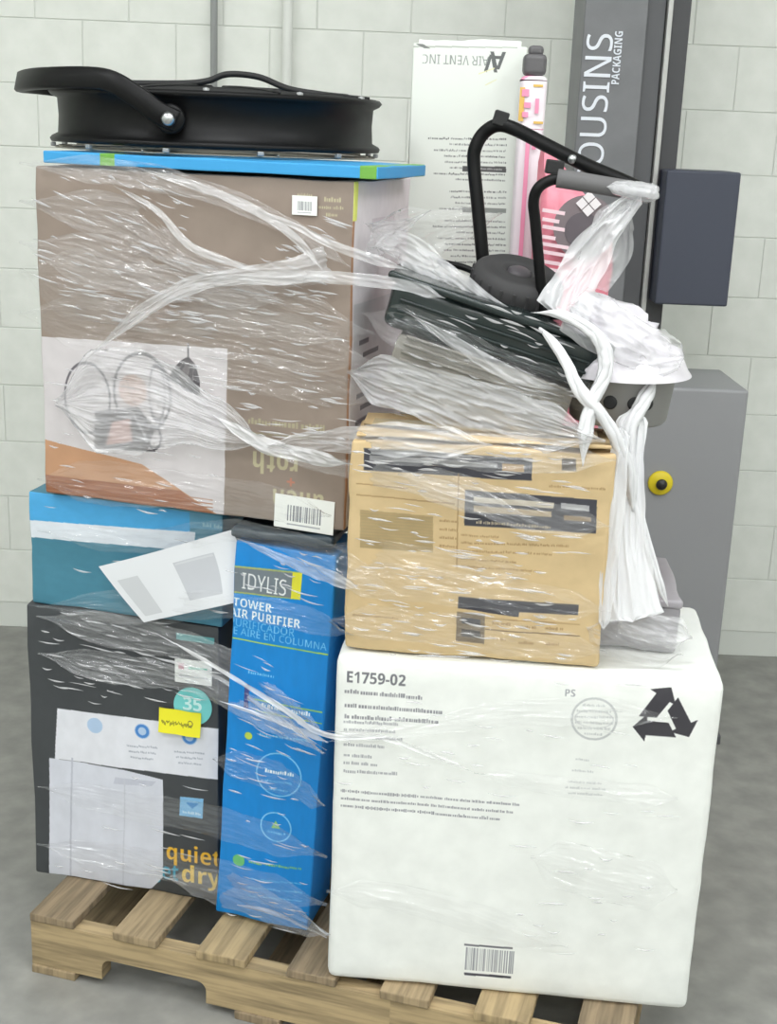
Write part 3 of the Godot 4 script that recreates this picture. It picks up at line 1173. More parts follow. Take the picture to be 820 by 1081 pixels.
func fan(where: Vector3) -> void:
	var o := thing("drum_fan", "big black drum fan lying flat on top of the load", "fan", where)
	var R := 0.31
	var y0 := 0.016
	var y1 := 0.108
	part("drum", lathe([[R + 0.013, y0 - 0.003], [R + 0.016, y0 + 0.003], [R + 0.012, y0 + 0.008], [R, y0 + 0.014], [R - 0.002, (y0 + y1) / 2], [R, y1 - 0.014], [R + 0.012, y1 - 0.008], [R + 0.017, y1 - 0.002], [R + 0.012, y1 + 0.004], [R - 0.002, y1], [R - 0.006, y1 - 0.016], [R - 0.006, y0 + 0.014], [R + 0.002, y0 - 0.003], [R + 0.013, y0 - 0.003]], 96), M.black, o)
	# wire guards on both openings
	for e in 2:
		var y := 0.003 if e == 0 else y1 + 0.004
		var bulge := 0.003 if e == 0 else 0.012
		var st := start()
		var base := 0
		for k in 12:
			var r := 0.05 + k * (R - 0.05 + 0.005) / 11.0
			var path := PackedVector3Array()
			for j in 61:
				path.append(Vector3(r * cos(TAU * j / 60.0), y + bulge * (1.0 - pow(r / R, 2.0)), r * sin(TAU * j / 60.0)))
			base = sweep(st, path, round_section(0.002, 5), base, Vector3.UP, PackedFloat32Array(), false)
		for k in 8:
			var path := PackedVector3Array()
			for j in 9:
				var r := lerpf(0.03, R + 0.008, j / 8.0)
				path.append(Vector3(r * cos(TAU * k / 8.0 + 0.3), y + 0.003 + bulge * (1.0 - pow(r / R, 2.0)), r * sin(TAU * k / 8.0 + 0.3)))
			base = sweep(st, path, round_section(0.0028, 6), base)
		part("wire_guard", commit(st), M.wire if e == 0 else M.black_matte, o)
	# clips that hold the guards
	for k in 12:
		var a := TAU * k / 12.0 + 0.15
		part("guard_clip", block(0.009, 0.008, 0.012, 0.002), M.zinc, o, Vector3((R + 0.012) * cos(a), 0.004, (R + 0.012) * sin(a)), Vector3(0, -a, 0))
	part("motor", lathe([[0.0, 0.02], [0.07, 0.02], [0.078, 0.03], [0.078, 0.085], [0.07, 0.096], [0.0, 0.098]], 32), M.black_matte, o)
	for k in 3:
		var st := start()
		var rows := []
		for i in 7:
			var row := PackedVector3Array()
			for j in 13:
				var r := lerpf(0.06, 0.29, j / 12.0)
				var w := lerpf(0.35, 0.75, j / 12.0)
				var a := TAU * k / 3.0 + (i / 6.0 - 0.5) * w
				row.append(Vector3(r * cos(a), 0.045 + 0.035 * (i / 6.0), r * sin(a)))
			rows.append(row)
		grid(st, rows)
		part("blade", commit(st), M.zinc, o)
	# yoke: a bar bolted to the drum, bent round it towards the left
	var bolt := Vector3(-0.04, 0.062, 0.311)
	var yk := [bolt + Vector3(0.012, -0.004, 0.012), bolt + Vector3(-0.02, 0.01, 0.014), bolt + Vector3(-0.06, 0.036, 0.012), bolt + Vector3(-0.12, 0.062, -0.004), Vector3(-0.29, 0.124, 0.22), Vector3(-0.375, 0.12, 0.06), Vector3(-0.375, 0.12, -0.1), Vector3(-0.25, 0.11, -0.29)]
	var st2 := start()
	sweep(st2, smooth_path(yk, 8), PackedVector2Array([Vector2(0.019, 0.005), Vector2(0.016, 0.009), Vector2(-0.016, 0.009), Vector2(-0.019, 0.005), Vector2(-0.019, -0.005), Vector2(-0.016, -0.009), Vector2(0.016, -0.009), Vector2(0.019, -0.005)]), 0)
	part("yoke", commit(st2), M.black, o)
	part("pivot_plate", lathe([[0.026, 0.0], [0.026, 0.008], [0.022, 0.011], [0.0, 0.011]], 28), M.black, o, bolt + Vector3(0, 0, 0.004), Vector3(PI / 2, 0.0, 0))
	part("pivot_bolt", lathe([[0.0125, 0.0], [0.0125, 0.008], [0.009, 0.014], [0.0, 0.016]], 20), M.steel, o, bolt + Vector3(0, 0, 0.024), Vector3(PI / 2, 0, 0))
	# supply cable lying over the upper guard
	part("power_cable", tube([Vector3(-0.18, 0.122, 0.16), Vector3(-0.06, 0.128, 0.1), Vector3(-0.01, 0.135, 0.08), Vector3(0.03, 0.149, 0.08), Vector3(0.09, 0.146, 0.09), Vector3(0.15, 0.126, 0.12), Vector3(0.21, 0.118, 0.13), Vector3(0.26, 0.116, 0.06)], 0.006, 8, 8), M.black_matte, o)
	for k in 5:
		var a := 0.4 + k * 0.55
		part("guard_bolt", lathe([[0.006, 0.0], [0.006, 0.004], [0.0, 0.006]], 10), M.zinc, o, Vector3((R + 0.004) * cos(a), y1 + 0.004, (R + 0.004) * sin(a)))

func cart() -> void:
	# grey carton, tilted, resting on the tan carton
	var tilt := 15.5
	var g := face(at_z(402, 408, 0.075), -6.0, 0.32, 0.1, 0.17, tilt)
	var kraft := grainy(mat(Color.WHITE, 0.6), noise_tex(0.012, rgb8(128, 124, 118), rgb8(150, 146, 138), 18), 2.2)
	var c := thing("ribbed_grey_carton", "grey ribbed carton tilted on top of the tan carton under the dark tray", "box")
	c.transform = Transform3D(g.b, g.o + g.r * g.w / 2.0 - g.n * g.d / 2.0)
	part("body", rbox(g.w, g.h, g.d, 0.006, 14, 0.003, 33, false), kraft, c)
	for k in 7:
		part("rib", block(g.w - 0.03, 0.005, 0.006, 0.002), kraft, c, Vector3(0, 0.012 + k * 0.014, g.d / 2 + 0.001))
	faces.append(g)
	# dark moulded tray on it
	var tray_o: Vector3 = g.o + g.u * 0.103 - g.r * 0.035
	var dark := mat(rgb8(34, 44, 44), 0.22)
	var t := thing("dark_tray", "glossy dark moulded plastic tray tilted on top of the grey ribbed carton", "tray")
	t.transform = Transform3D(g.b, tray_o + g.r * 0.19 - g.n * 0.1)
	part("tub", rbox(0.38, 0.086, 0.2, 0.02, 16, 0.004, 44, false), dark, t)
	part("rim", rbox(0.40, 0.012, 0.22, 0.005, 10, 0.003, 45, false), dark, t, Vector3(0, 0.08, 0))
	for k in 3:
		part("groove_rib", block(0.34, 0.006, 0.01, 0.0025), dark, t, Vector3(0, 0.012 + k * 0.018, 0.101))
	faces.append({"o": tray_o, "r": g.r, "u": g.u, "n": g.n, "w": 0.38, "h": 0.078, "d": 0.2, "b": g.b})

	# hand cart: bent handle tubes and a wheel
	var o := thing("hand_cart", "black tubular steel hand cart with one rubber wheel lying on the dark tray", "cart", at_z(545, 325, -0.06))
	var org := o.position
	var A := []
	for q in [[511, 290, -0.10], [509, 268, -0.10], [504, 215, -0.11], [500, 172, -0.12], [502, 155, -0.12], [511, 140, -0.12], [526, 132, -0.11], [545, 137, -0.10], [580, 155, -0.06], [620, 175, -0.01], [655, 190, 0.03], [686, 204, 0.06]]:
		A.append(at_z(q[0], q[1], q[2]) - org)
	part("handle_tube", tube(A, 0.0122, 6, 14), M.black, o)
	var Bp := []
	for q in [[578, 356, 0.03], [574, 330, 0.03], [569, 280, 0.035], [565, 235, 0.04], [563, 214, 0.045], [567, 200, 0.05], [577, 192, 0.05], [592, 189, 0.05], [630, 194, 0.06], [684, 203, 0.07]]:
		Bp.append(at_z(q[0], q[1], q[2]) - org)
	part("handle_tube", tube(Bp, 0.0095, 6, 14), M.black, o)
	var G := []
	for q in [[588, 188, 0.05], [620, 193, 0.057], [655, 199, 0.065], [685, 204, 0.07]]:
		G.append(at_z(q[0], q[1], q[2]) - org)
	part("foam_grip", tube(G, 0.0155, 6, 16), mat(rgb8(104, 103, 104), 0.7), o)
	part("clamp_block", block(0.026, 0.026, 0.024, 0.003), M.black_matte, o, at_z(526, 133, -0.108) - org, Vector3(0, 0, -0.25))
	part("clamp_block", block(0.03, 0.024, 0.026, 0.003), M.black_matte, o, at_z(584, 184, 0.0) - org, Vector3(0, 0, -0.1))
	part("bolt", lathe([[0.008, 0.0], [0.008, 0.004], [0.005, 0.007], [0.0, 0.008]], 14), M.steel, o, at_z(604, 168, -0.018) - org, Vector3(PI / 2, 0, 0))
	# wheel lying on its side, tipped towards the camera
	var w := part("wheel", lathe([[0.03, -0.028], [0.066, -0.03], [0.078, -0.024], [0.083, -0.008], [0.083, 0.01], [0.077, 0.022], [0.064, 0.029], [0.056, 0.025], [0.05, 0.03], [0.043, 0.026], [0.036, 0.03], [0.028, 0.026], [0.02, 0.018], [0.0, 0.018]], 44), M.rubber, o, at_z(545, 300, -0.035) - org, Vector3(0.30, 0, -0.16))
	for k in 22:
		var a := TAU * k / 22.0
		part("tread_lug", block(0.006, 0.03, 0.004, 0.0015), M.rubber, w, Vector3(0.0828 * cos(a), -0.016, -0.0828 * sin(a)), Vector3(0, a + PI / 2, 0))
	part("hub_cap", lathe([[0.022, 0.0], [0.021, 0.006], [0.014, 0.01], [0.0, 0.011]], 20), mat(rgb8(78, 74, 78), 0.5), w, Vector3(0, 0.02, 0))
	var F := []
	for q in [[462, 276, -0.05], [500, 287, -0.05], [525, 318, -0.0], [560, 333, 0.02], [592, 334, 0.03]]:
		F.append(at_z(q[0], q[1], q[2]) - org)
	part("axle_bar", tube(F, 0.006, 6, 10), M.black, o)

	# grey bucket with a white plastic bag pulled over it
	var bp := Vector3(0.402, 1.222, 0.02)
	var bk := thing("bucket", "grey bucket with dark holes at the end of the tan carton's top", "bucket", bp)
	part("body", lathe([[0.0, 0.0], [0.08, 0.0], [0.086, 0.006], [0.096, 0.085], [0.1, 0.088], [0.101, 0.096], [0.095, 0.098], [0.088, 0.03], [0.0, 0.02]], 40), mat(rgb8(146, 145, 143), 0.5), bk)
	for a in [-1.45, -1.2, -1.9]:
		part("hole_plug", lathe([[0.012, 0.0], [0.012, 0.003], [0.008, 0.004], [0.0, 0.002]], 16), M.black_matte, bk, Vector3(0.0905 * cos(a), 0.046, -0.0905 * sin(a)), Vector3(PI / 2, 0, -a - PI / 2))
	var bag := thing("plastic_bag", "crumpled white plastic bag pulled over the grey bucket", "bag", bp + Vector3(0, 0.098, 0))
	var st := start()
	var n := FastNoiseLite.new()
	n.seed = 3
	n.frequency = 1.0
	var rows := []
	for i in 29:
		var row := PackedVector3Array()
		var q := i / 28.0
		for j in 73:
			var a := TAU * j / 72.0
			var d := Vector3(cos(a), 0, -sin(a))
			var e := n.get_noise_3d(d.x * 2.4, d.z * 2.4, q * 2.6)
			var e2 := n.get_noise_3d(d.x * 7.0 + 9.0, d.z * 7.0, q * 1.5)
			var r := 0.004 + 0.118 * pow(q, 0.8) + (e * 0.03 + e2 * 0.01) * sin(q * PI)
			var y := 0.125 * (1.0 - pow(q, 1.1)) + (e2 * 0.012 + e * 0.02) * sin(q * PI)
			if q > 0.9:
				y -= 0.012 * (q - 0.9) / 0.1
			row.append(Vector3(d.x * r - 0.06 * (1.0 - q), y, d.z * r))
		rows.append(row)
	grid(st, rows)
	var bagm := mat(rgb8(232, 228, 234), 0.3)
	bagm.backlight_enabled = true
	bagm.backlight = Color(0.45, 0.45, 0.46)
	part("sheet", commit(st), bagm, bag)

# ---------------------------------------------------------------- standing behind
func build_rear_goods() -> void:
	# white vent carton on its head
	var f := face(Vector3(0.012, 0.14, -0.50), 0.0, 0.232, 1.735, 0.09)
	var p := Print.new(self, f, 1000.0, rgb8(224, 228, 221))
	var ink := rgb8(96, 98, 98)
	var grey := rgb8(140, 144, 140)
	p.text("AIR VENT INC", 516, 60, 0.018, grey, false, PI, 1.0, 0.135)
	p.text("A", 534, 55, 0.034, ink, true, PI, 1.0, 0.032)
	p.text("V", 526, 58, 0.034, ink, true, PI, 1.0, 0.028)
	for k in 22:
		var v := 146 + k * 6.2
		if k == 8 or k == 13:
			continue
		var left: float = [452, 462, 456, 454, 466, 458][k % 6] + (k * 13) % 24
		p.words(left, v - 1, 534, v, 0.0048, rgb8(120, 122, 122) if k % 3 else ink, rng)
	p.poly([[488, 175], [534, 176], [534, 182], [488, 181]], rgb8(84, 84, 84))
	p.poly([[488, 219], [534, 220], [534, 225], [488, 224]], grey)
	p.words(496, 177, 530, 178, 0.004, rgb8(200, 200, 198), rng)
	p.line(432, 49, 546, 50, 0.003, rgb8(176, 180, 172))
	p.poly([[438, 46], [446, 46], [454, 51], [448, 51]], rgb8(120, 122, 120))
	p.line(505, 78, 522, 72, 0.002, rgb8(222, 220, 170))
	p.line(512, 90, 524, 84, 0.002, rgb8(222, 220, 180))
	var white := grainy(mat(Color.WHITE, 0.6), noise_tex(0.01, rgb8(221, 225, 218), rgb8(227, 231, 224), 19), 2.0)
	var keep := faces.duplicate()
	var o := carton("vent_carton", "tall white vent carton standing upside down with small black print behind the wheel", "box", f, printed(p, 0.6), white, white, 0.003, 10, 0.0012, 52)
	faces = keep
	part("torn_flap", rbox(0.21, 0.03, 0.004, 0.0015, 8, 0.004, 61, false), white, o, Vector3(0, f.h - 0.018, 0.03), Vector3(-0.35, 0, 0.01))

	# slim pink and white tube pack with a dark cap
	var tp := at_z(557, 300, -0.40)
	var tz := -0.45
	var tb := thing("tube_pack", "slim upright pink and white tube pack with a dark grey cap", "package", Vector3(at_z(555.5, 200, tz).x, 0.14, tz))
	var top: float = at_z(560, 48, tz).y - 0.14
	var bh: float = at_z(560, 80, tz).y - 0.14
	part("body", rbox(0.052, bh, 0.05, 0.012, 8, 0.001, 5, false), mat(rgb8(236, 226, 232), 0.45), tb)
	var pink := mat(rgb8(236, 150, 182), 0.45)
	var gold := mat(rgb8(226, 186, 96), 0.45)
	for e in [[80, 91, pink], [136, 142, pink]]:
		var y1: float = at_z(560, e[0], tz).y - 0.14
		var y0: float = at_z(560, e[1], tz).y - 0.14
		part("printed_band", rbox(0.0526, y1 - y0, 0.0506, 0.012, 4, 0.0, 5, false), e[2], tb, Vector3(0, y0, 0))
	var lift := 0.0262
	for e in [[549, 92, 552, 128, gold], [563, 89, 573, 92, gold], [563, 128, 573, 131, gold], [551, 94, 558, 102, pink], [553, 108, 560, 114, pink], [551, 118, 557, 124, pink], [565, 104, 568, 120, pink], [555, 145, 550, 290, pink], [562, 142, 565, 158, pink]]:
		var a: Vector3 = at_z(e[0], e[1], tz + 0.026) - tb.position
		var c: Vector3 = at_z(e[2], e[3], tz + 0.026) - tb.position
		part("printed_patch", block(maxf(0.004, absf(c.x - a.x)), absf(a.y - c.y), 0.001, 0.0003), e[4], tb, Vector3((a.x + c.x) / 2, c.y, lift))
		lift += 0.0005
	var cap_h := top - bh
	part("cap", rbox(0.046, cap_h * 0.72, 0.044, 0.01, 4, 0.0, 5, false), mat(rgb8(96, 94, 96), 0.5), tb, Vector3(0, bh, 0))
	part("cap_top", rbox(0.03, cap_h * 0.34, 0.03, 0.008, 4, 0.0, 5, false), mat(rgb8(96, 94, 96), 0.5), tb, Vector3(0.001, bh + cap_h * 0.66, 0))

	# pink insulation bag
	var bz := -0.27
	var bx0: float = at_z(566, 250, bz).x
	var bx1: float = at_z(652, 250, bz).x
	var by: float = at_z(600, 150, bz).y
	var w := bx1 - bx0
	var bag := thing("insulation_bag", "big pink insulation bag with a grey disc and diamond mark behind the cart handle", "bag", Vector3((bx0 + bx1) / 2, 0.14, bz - 0.08))
	var st := start()
	var n := FastNoiseLite.new()
	n.seed = 12
	n.frequency = 1.0
	var rows := []
	var H := by - 0.14
	for i in 41:
		var row := PackedVector3Array()
		var t := i / 40.0
		var y := H * (1.0 - t)
		var prof := pow(clampf(sin(clampf(t * 6.0, 0.0, 1.0) * PI / 2), 0.0, 1.0), 0.8) * pow(clampf(sin(clampf((1.0 - t) * 12.0, 0.0, 1.0) * PI / 2), 0.0, 1.0), 0.6)
		for j in 49:
			var a := TAU * j / 48.0
			var cx := signf(cos(a)) * pow(absf(cos(a)), 0.45)
			var cz := signf(sin(a)) * pow(absf(sin(a)), 0.7)
			var e := n.get_noise_3d(cx * 2.0, y * 7.0, cz * 2.0) * 0.012
			row.append(Vector3(cx * (w / 2) * (0.9 + 0.1 * prof) + e, y - (0.16 * (cx + 1.0) / 2.0 * pow(1.0 - t, 14.0)), -cz * (0.012 + 0.068 * prof + e * prof)))
		rows.append(row)
	grid(st, rows)
	var pinkbag := grainy(mat(Color.WHITE, 0.4), noise_tex(0.012, rgb8(226, 120, 138), rgb8(240, 158, 174), 23), 3.0)
	part("sack", commit(st), pinkbag, bag)
	# print on its front
	var fz := bz - 0.08 + 0.095
	var dc := at_z(617, 240, fz) - bag.position
	part("printed_disc", extrude(round_section(0.06, 40), 0.001), mat(rgb8(128, 116, 120), 0.5), bag, dc)
	part("printed_disc", extrude(round_section(0.034, 32), 0.001), mat(rgb8(100, 92, 98), 0.5), bag, dc + Vector3(-0.004, -0.006, 0.001))
	var dm := at_z(621, 215, fz) - bag.position
	for k in 4:
		var off := [Vector2(0, 1), Vector2(1, 0), Vector2(0, -1), Vector2(-1, 0)][k] as Vector2
		part("diamond_mark", extrude(PackedVector2Array([Vector2(-0.0115, 0), Vector2(0, -0.0115), Vector2(0.0115, 0), Vector2(0, 0.0115)]), 0.001), mat(rgb8(238, 232, 234), 0.5), bag, dm + Vector3(off.x * 0.0128, off.y * 0.0128, 0.003))
	for k in 9:
		var v := 222 + k * 9
		var a := at_z(572, v, fz) - bag.position
		var c := at_z([596, 590, 602, 586, 600, 606, 594, 608, 598][k], v + 4, fz) - bag.position
		part("printed_line", block(absf(c.x - a.x), 0.007, 0.001, 0.0003), mat(rgb8(246, 216, 224), 0.5), bag, Vector3((a.x + c.x) / 2, c.y, a.z), Vector3(0, 0, -0.12))

	# low grey carton behind the tan one, on the white carton
	var lc := at_y(652, 700, 0.806)
	var lg := thing("low_grey_carton", "low grey carton on the white carton beside the tan carton's end", "box", Vector3(0.47, 0.806, -0.05), deg_to_rad(-5.0))
	part("body", rbox(0.15, 0.085, 0.26, 0.006, 10, 0.004, 71, false), grainy(mat(Color.WHITE, 0.5), noise_tex(0.014, rgb8(142, 140, 144), rgb8(164, 161, 166), 24), 2.5), lg)
	part("lid", rbox(0.156, 0.014, 0.266, 0.004, 8, 0.003, 72, false), mat(rgb8(166, 162, 168), 0.4), lg, Vector3(0, 0.086, 0))

# ---------------------------------------------------------------- stretch wrapper against the wall
func build_machine() -> void:
	var z := -1.40
	var x0: float = at_z(610, 110, z).x
	var x1: float = at_z(680, 60, z).x
	var g := grainy(mat(Color.WHITE, 0.45), noise_tex(0.01, rgb8(112, 113, 116), rgb8(124, 125, 128), 25), 1.2)
	var dark := mat(rgb8(92, 93, 96), 0.5)
	var o := thing("wrapping_machine", "grey stretch wrapping machine mast with white vertical lettering against the block wall", "machine", Vector3((x0 + x1) / 2, 0, z - 0.12))
	var w := x1 - x0
	part("mast", block(w, 2.6, 0.24, 0.004), g, o)
	part("mast_side", block(0.05, 2.6, 0.2, 0.003), dark, o, Vector3(w / 2 + 0.027, 0, -0.01))
	part("guide_rail", block(0.014, 2.6, 0.03, 0.003), mat(rgb8(190, 190, 188), 0.35, 0.3), o, Vector3(w / 2 + 0.062, 0, 0.09))
	part("mast_channel", block(0.05, 2.6, 0.16, 0.003), mat(rgb8(70, 70, 73), 0.5), o, Vector3(w / 2 + 0.096, 0, 0.0))
	part("control_box", block(0.2, 0.36, 0.2, 0.006), mat(rgb8(66, 70, 84), 0.5), o, Vector3(w / 2 + 0.178, 1.27, 0.08))
	part("lower_cabinet", block(0.46, 1.02, 0.34, 0.01), mat(rgb8(150, 151, 154), 0.45), o, Vector3(w / 2 + 0.12, 0.03, 0.07))
	part("base_plate", block(0.62, 0.03, 0.5, 0.004), dark, o, Vector3(w / 2 + 0.06, 0, 0.04))
	# lettering reading upwards
	var letters := mat(rgb8(232, 236, 244), 0.5)
	for e in [["COUSINS", 635, 199, 640, 36, 0.072, true], ["PACKAGING", 653, 89, 654, 33, 0.021, false]]:
		var t := TextMesh.new()
		t.text = e[0]
		t.font = font_bold if not e[6] else font
		t.font_size = 64
		t.depth = 0.002
		t.pixel_size = 0.001
		t.horizontal_alignment = HORIZONTAL_ALIGNMENT_LEFT
		t.vertical_alignment = VERTICAL_ALIGNMENT_BOTTOM
		var box := t.get_aabb()
		var a := at_z(e[1], e[2], z + 0.002) - o.position
		var b2 := at_z(e[3], e[4], z + 0.002) - o.position
		var long := b2.y - a.y
		var node := part("lettering", t, letters, o)
		var sx := long / box.size.x
		var sy: float = e[5] / box.size.y
		node.transform = Transform3D(Basis(Vector3.BACK, PI / 2) * Basis.from_scale(Vector3(sx, sy, 1)), a - Vector3(-box.position.y * sy, box.position.x * sx, 0) * Vector3(1, 1, 0) + Vector3(0, 0, 0.0))
	# yellow round button plate on the cabinet
	var yb := at_z(697, 510, z + 0.125) - o.position
	var bt := part("button_plate", lathe([[0.035, 0.0], [0.035, 0.006], [0.03, 0.01], [0.0, 0.01]], 32), mat(rgb8(228, 206, 40), 0.4), o, Vector3(yb.x, yb.y, 0.241), Vector3(PI / 2, 0, 0))
	part("button", lathe([[0.012, 0.01], [0.016, 0.022], [0.012, 0.028], [0.0, 0.03]], 24), mat(rgb8(40, 38, 38), 0.4), bt)

# ---------------------------------------------------------------- the film round the load
func build_film() -> void:
	var o := thing("stretch_film", "clear wrinkled stretch film with white gathered strands wound round the whole load", "film", Vector3.ZERO)
	var C: Material = M.film_clear
	var T: Material = M.film_thin
	var H: Material = M.film_haze
	var K: Material = M.film_milky
	var W: Material = M.film_white
	# broad layers: [points, widths, material, lift of the wrinkles]
	var layers := [
		# brown carton
		[[[20, 172], [140, 184], [230, 206], [310, 242], [370, 282]], [0.05, 0.05, 0.035, 0.03, 0.03], T, 0.007],
		[[[20, 212], [130, 232], [200, 272], [270, 290], [350, 300]], [0.07, 0.08, 0.05, 0.03, 0.03], T, 0.007],
		[[[20, 255], [140, 285], [220, 300], [300, 318]], [0.08, 0.09, 0.07, 0.05], T, 0.006],
		[[[20, 285], [140, 312], [260, 325], [395, 352]], [0.14, 0.12, 0.10, 0.08], C, 0.006],
		[[[20, 330], [140, 345], [260, 352], [395, 384]], [0.1, 0.1, 0.1, 0.08], C, 0.006],
		[[[150, 370], [230, 388], [310, 402], [395, 425]], [0.06, 0.07, 0.07, 0.06], C, 0.006],
		[[[40, 505], [140, 512], [250, 524], [350, 545]], [0.08, 0.08, 0.07, 0.06], C, 0.006],
		# teal carton, paper, head of the blue carton
		[[[40, 560], [150, 572], [250, 560], [350, 590], [420, 626]], [0.05, 0.05, 0.04, 0.05, 0.03], C, 0.006],
		[[[40, 640], [150, 640], [250, 640], [330, 655], [375, 670]], [0.06, 0.07, 0.05, 0.05, 0.03], C, 0.006],
		# dark grey carton and blue carton
		[[[40, 650], [130, 668], [220, 690], [300, 745], [345, 776]], [0.07, 0.07, 0.06, 0.05, 0.03], T, 0.008],
		[[[40, 690], [130, 706], [200, 718], [270, 750], [345, 795]], [0.06, 0.06, 0.05, 0.05, 0.03], T, 0.008],
		[[[40, 830], [140, 850], [230, 868], [345, 905]], [0.06, 0.06, 0.07, 0.06], C, 0.005],
		[[[40, 890], [140, 908], [230, 925], [345, 955]], [0.05, 0.06, 0.07, 0.06], C, 0.005],
		[[[180, 925], [260, 945], [345, 988]], [0.06, 0.08, 0.06], T, 0.006],
		[[[225, 800], [290, 820], [345, 850]], [0.06, 0.06, 0.05], C, 0.006],
		# tan carton
		[[[350, 466], [430, 470], [540, 480], [650, 486]], [0.06, 0.07, 0.06, 0.05], T, 0.007],
		[[[420, 500], [500, 524], [570, 545], [645, 556]], [0.05, 0.06, 0.06, 0.05], T, 0.007],
		[[[345, 575], [420, 586], [500, 600], [560, 606]], [0.03, 0.05, 0.05, 0.03], C, 0.006],
		[[[350, 612], [430, 616], [540, 630], [645, 645]], [0.06, 0.06, 0.06, 0.06], C, 0.007],
		[[[350, 654], [430, 660], [540, 674], [640, 688]], [0.06, 0.06, 0.06, 0.06], C, 0.007],
		# white carton
		[[[340, 784], [430, 770], [560, 752], [715, 758]], [0.02, 0.03, 0.05, 0.06], C, 0.005],
		[[[500, 815], [580, 828], [650, 836], [715, 842]], [0.03, 0.04, 0.04, 0.04], C, 0.005],
		[[[560, 905], [610, 918], [660, 930], [715, 940]], [0.08, 0.1, 0.1, 0.08], C, 0.004],
		[[[345, 940], [430, 950], [520, 975], [600, 1000]], [0.05, 0.06, 0.06, 0.05], C, 0.004],
		# tray and grey carton
		[[[385, 330], [440, 350], [520, 385], [600, 412], [640, 425]], [0.06, 0.07, 0.06, 0.06, 0.05], C, 0.012],
		[[[366, 392], [440, 412], [520, 438], [640, 466]], [0.08, 0.09, 0.1, 0.07], H, 0.006],
	]
	for l in layers:
		film_band("film_layer", px_path(l[0], 0.018), l[1], l[2], o, l[3])
	# bow shaped fold from the left up and over to the vent carton
	film_band("film_fold", px_path([[90, 380], [150, 330], [200, 302], [250, 292], [320, 284], [400, 252], [455, 222]], 0.035, -0.1), [0.02, 0.025, 0.03, 0.028, 0.05, 0.05, 0.03], H, o, 0.004)
	film_band("film_fold", px_path([[240, 294], [330, 292], [420, 300], [470, 315]], 0.04, 0.05), [0.025, 0.02, 0.02, 0.02], H, o, 0.003)
	film_band("film_fold", px_path([[140, 176], [200, 194], [262, 218], [310, 250], [345, 290]], 0.03), [0.008, 0.014, 0.016, 0.014, 0.008], H, o, 0.004)
	film_band("film_fold", px_path([[120, 196], [165, 222], [205, 262], [290, 292]], 0.03), [0.006, 0.01, 0.014, 0.01], H, o, 0.004)
	film_band("film_fold", px_path([[270, 222], [310, 238], [360, 262], [430, 285]], 0.03), [0.006, 0.012, 0.014, 0.02], H, o, 0.004)
	# gathered in a knot on the brown carton
	film_band("film_layer", px_path([[60, 425], [150, 425], [220, 445], [283, 472]], 0.025), [0.22, 0.18, 0.10, 0.022], H, o, 0.006, 90.0)
	film_band("film_fold", px_path([[225, 438], [262, 460], [283, 471], [320, 480], [372, 490]], 0.032), [0.01, 0.024, 0.03, 0.024, 0.035], K, o, 0.005)
	film_band("film_layer", px_path([[283, 470], [340, 466], [420, 464], [520, 470]], 0.035), [0.02, 0.04, 0.06, 0.05], H, o, 0.006)
	film_band("film_layer", px_path([[283, 472], [340, 490], [430, 508], [560, 545]], 0.035), [0.02, 0.03, 0.04, 0.05], T, o, 0.006)
	# tight folds across the blue carton and beside it
	film_band("film_fold", px_path([[250, 568], [300, 590], [350, 610], [380, 622]], 0.03), [0.008, 0.016, 0.026, 0.016], H, o, 0.004)
	film_band("film_fold", px_path([[165, 668], [230, 705], [290, 742], [345, 776], [420, 778]], 0.032), [0.005, 0.008, 0.012, 0.01, 0.008], K, o, 0.003)
	film_band("film_fold", px_path([[232, 740], [290, 760], [345, 784]], 0.03), [0.006, 0.01, 0.016], K, o, 0.003)
	film_band("film_fold", px_path([[150, 690], [225, 712], [285, 752], [345, 792]], 0.03), [0.005, 0.007, 0.01, 0.008], H, o, 0.003)
	film_band("film_fold", px_path([[250, 955], [290, 965], [345, 990]], 0.022), [0.006, 0.01, 0.008], H, o, 0.003)
	film_band("film_fold", px_path([[345, 772], [400, 778], [450, 795], [500, 815]], 0.018), [0.008, 0.01, 0.012, 0.006], H, o, 0.003)
	# loose film over the tray, towards the vent carton
	film_band("film_fold", px_z([[420, 262, -0.1], [470, 292, 0.0], [520, 325, 0.06], [580, 360, 0.09], [640, 400, 0.1]]), [0.05, 0.05, 0.03, 0.025, 0.02], H, o, 0.007)
	film_band("film_fold", px_z([[430, 330, 0.13], [490, 368, 0.13], [540, 395, 0.13], [590, 412, 0.13]]), [0.01, 0.024, 0.024, 0.012], H, o, 0.006)
	film_band("film_layer", px_z([[385, 235, 0.04], [430, 250, -0.06], [480, 238, -0.12], [530, 225, -0.1]]), [0.05, 0.11, 0.07, 0.02], T, o, 0.009)
	film_band("film_fold", px_z([[390, 262, 0.05], [425, 262, -0.04], [460, 285, -0.02], [480, 300, 0.02]]), [0.03, 0.06, 0.05, 0.03], H, o, 0.009)
	# tent of film from the handle end down to the bag
	film_band("film_sheet", px_z([[676, 204, 0.09], [645, 236, 0.085], [615, 282, 0.08], [590, 335, 0.11]]), [0.03, 0.05, 0.075, 0.09], K, o, 0.01, 26.0, 8.0, 14, 0.0022, 0.05)
	film_band("film_sheet", px_z([[662, 212, 0.08], [648, 236, 0.07], [640, 266, 0.06], [618, 300, 0.055]]), [0.03, 0.065, 0.085, 0.07], H, o, 0.01, 26.0, 8.0, 14, 0.0022, 0.05)
	film_band("film_sheet", px_z([[600, 322, 0.12], [640, 348, 0.135], [690, 372, 0.13], [720, 376, 0.1]]), [0.08, 0.09, 0.08, 0.05], H, o, 0.008, 30.0, 8.0, 14, 0.0022, 0.05)
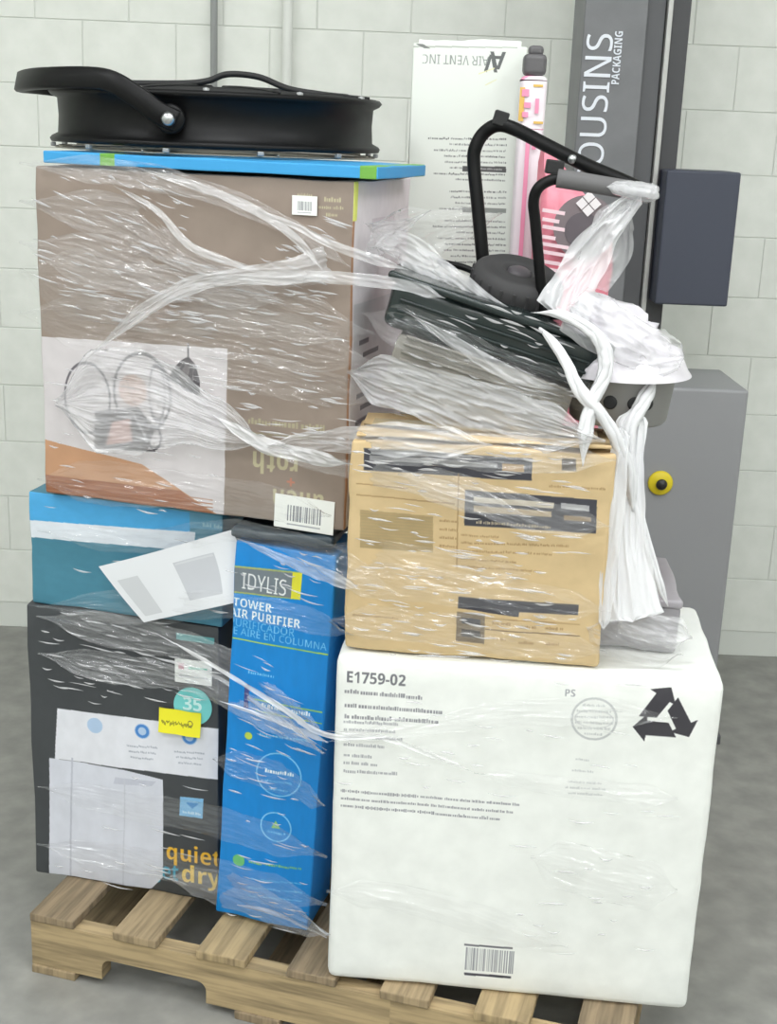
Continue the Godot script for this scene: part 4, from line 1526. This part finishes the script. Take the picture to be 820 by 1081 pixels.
	film_rope("film_rope", px_z([[640, 197, 0.08], [662, 200, 0.085], [686, 204, 0.09], [694, 204, 0.09]]), [0.008, 0.013, 0.015, 0.01], H, o, 4, 1.0)
	# gathered ropes
	film_rope("film_rope", px_z([[560, 330, 0.10], [590, 332, 0.13], [620, 346, 0.15], [637, 368, 0.155], [638, 395, 0.16], [625, 425, 0.165], [618, 455, 0.17], [615, 492, 0.172]]), [0.004, 0.008, 0.011, 0.012, 0.012, 0.011, 0.013, 0.008], W, o)
	film_rope("film_rope", px_z([[562, 338, 0.10], [590, 370, 0.14], [612, 412, 0.165], [640, 446, 0.165], [662, 490, 0.15], [668, 540, 0.14]]), [0.005, 0.009, 0.012, 0.011, 0.012, 0.01], W, o)
	film_rope("film_rope", px_z([[694, 395, 0.10], [678, 425, 0.12], [664, 460, 0.13], [668, 520, 0.13], [690, 600, 0.13], [705, 640, 0.13]]), [0.014, 0.013, 0.012, 0.01, 0.01, 0.008], W, o, 4, 3.0)
	# skirt of film hanging at the right end
	film_band("film_sheet", px_z([[668, 430, 0.12], [663, 500, 0.13], [660, 570, 0.14], [665, 630, 0.15], [668, 655, 0.155]]), [0.05, 0.05, 0.07, 0.1, 0.11], W, o, 0.006, 30.0, 3.0, 14, 0.0022, 0.05)
	film_band("film_sheet", px_z([[656, 450, 0.15], [650, 520, 0.165], [642, 600, 0.17], [637, 665, 0.175]]), [0.03, 0.035, 0.03, 0.02], K, o, 0.005, 40.0, 3.0, 14, 0.0022, 0.05)
	film_band("film_layer", px_z([[620, 664, 0.18], [660, 678, 0.165], [720, 690, 0.16]]), [0.05, 0.07, 0.08], T, o, 0.009)
	film_band("film_layer", px_z([[650, 650, 0.11], [680, 660, 0.12], [730, 672, 0.13]]), [0.05, 0.06, 0.06], H, o, 0.009)
	# creases
	for c in [[30, 186, 200, 230, 0.42, 22], [200, 268, 340, 300, 0.3, 24], [290, 225, 345, 265, 0.4, 12], [30, 240, 200, 300, 0.32, 30], [60, 300, 350, 345, 0.18, 60], [200, 345, 350, 440, 0.16, 40], [260, 440, 360, 470, 0.12, 20], [40, 380, 220, 540, 0.2, 40],
			[366, 460, 620, 500, 0.1, 50], [366, 500, 610, 580, 0.16, 40], [366, 580, 610, 640, 0.12, 50], [366, 640, 600, 695, 0.12, 45],
			[40, 655, 215, 745, 0.2, 60], [40, 820, 210, 940, 0.2, 22], [60, 565, 240, 650, 0.15, 12], [250, 575, 345, 630, 0.3, 16], [240, 690, 330, 800, 0.42, 40], [235, 800, 325, 980, 0.25, 45],
			[400, 320, 600, 420, 0.38, 45], [400, 400, 600, 460, 0.22, 60], [350, 720, 680, 840, 0.1, 22], [520, 850, 690, 1010, 0.08, 22]]:
		creases(o, c[0], c[1], c[2], c[3], c[4], c[5], 0.014)
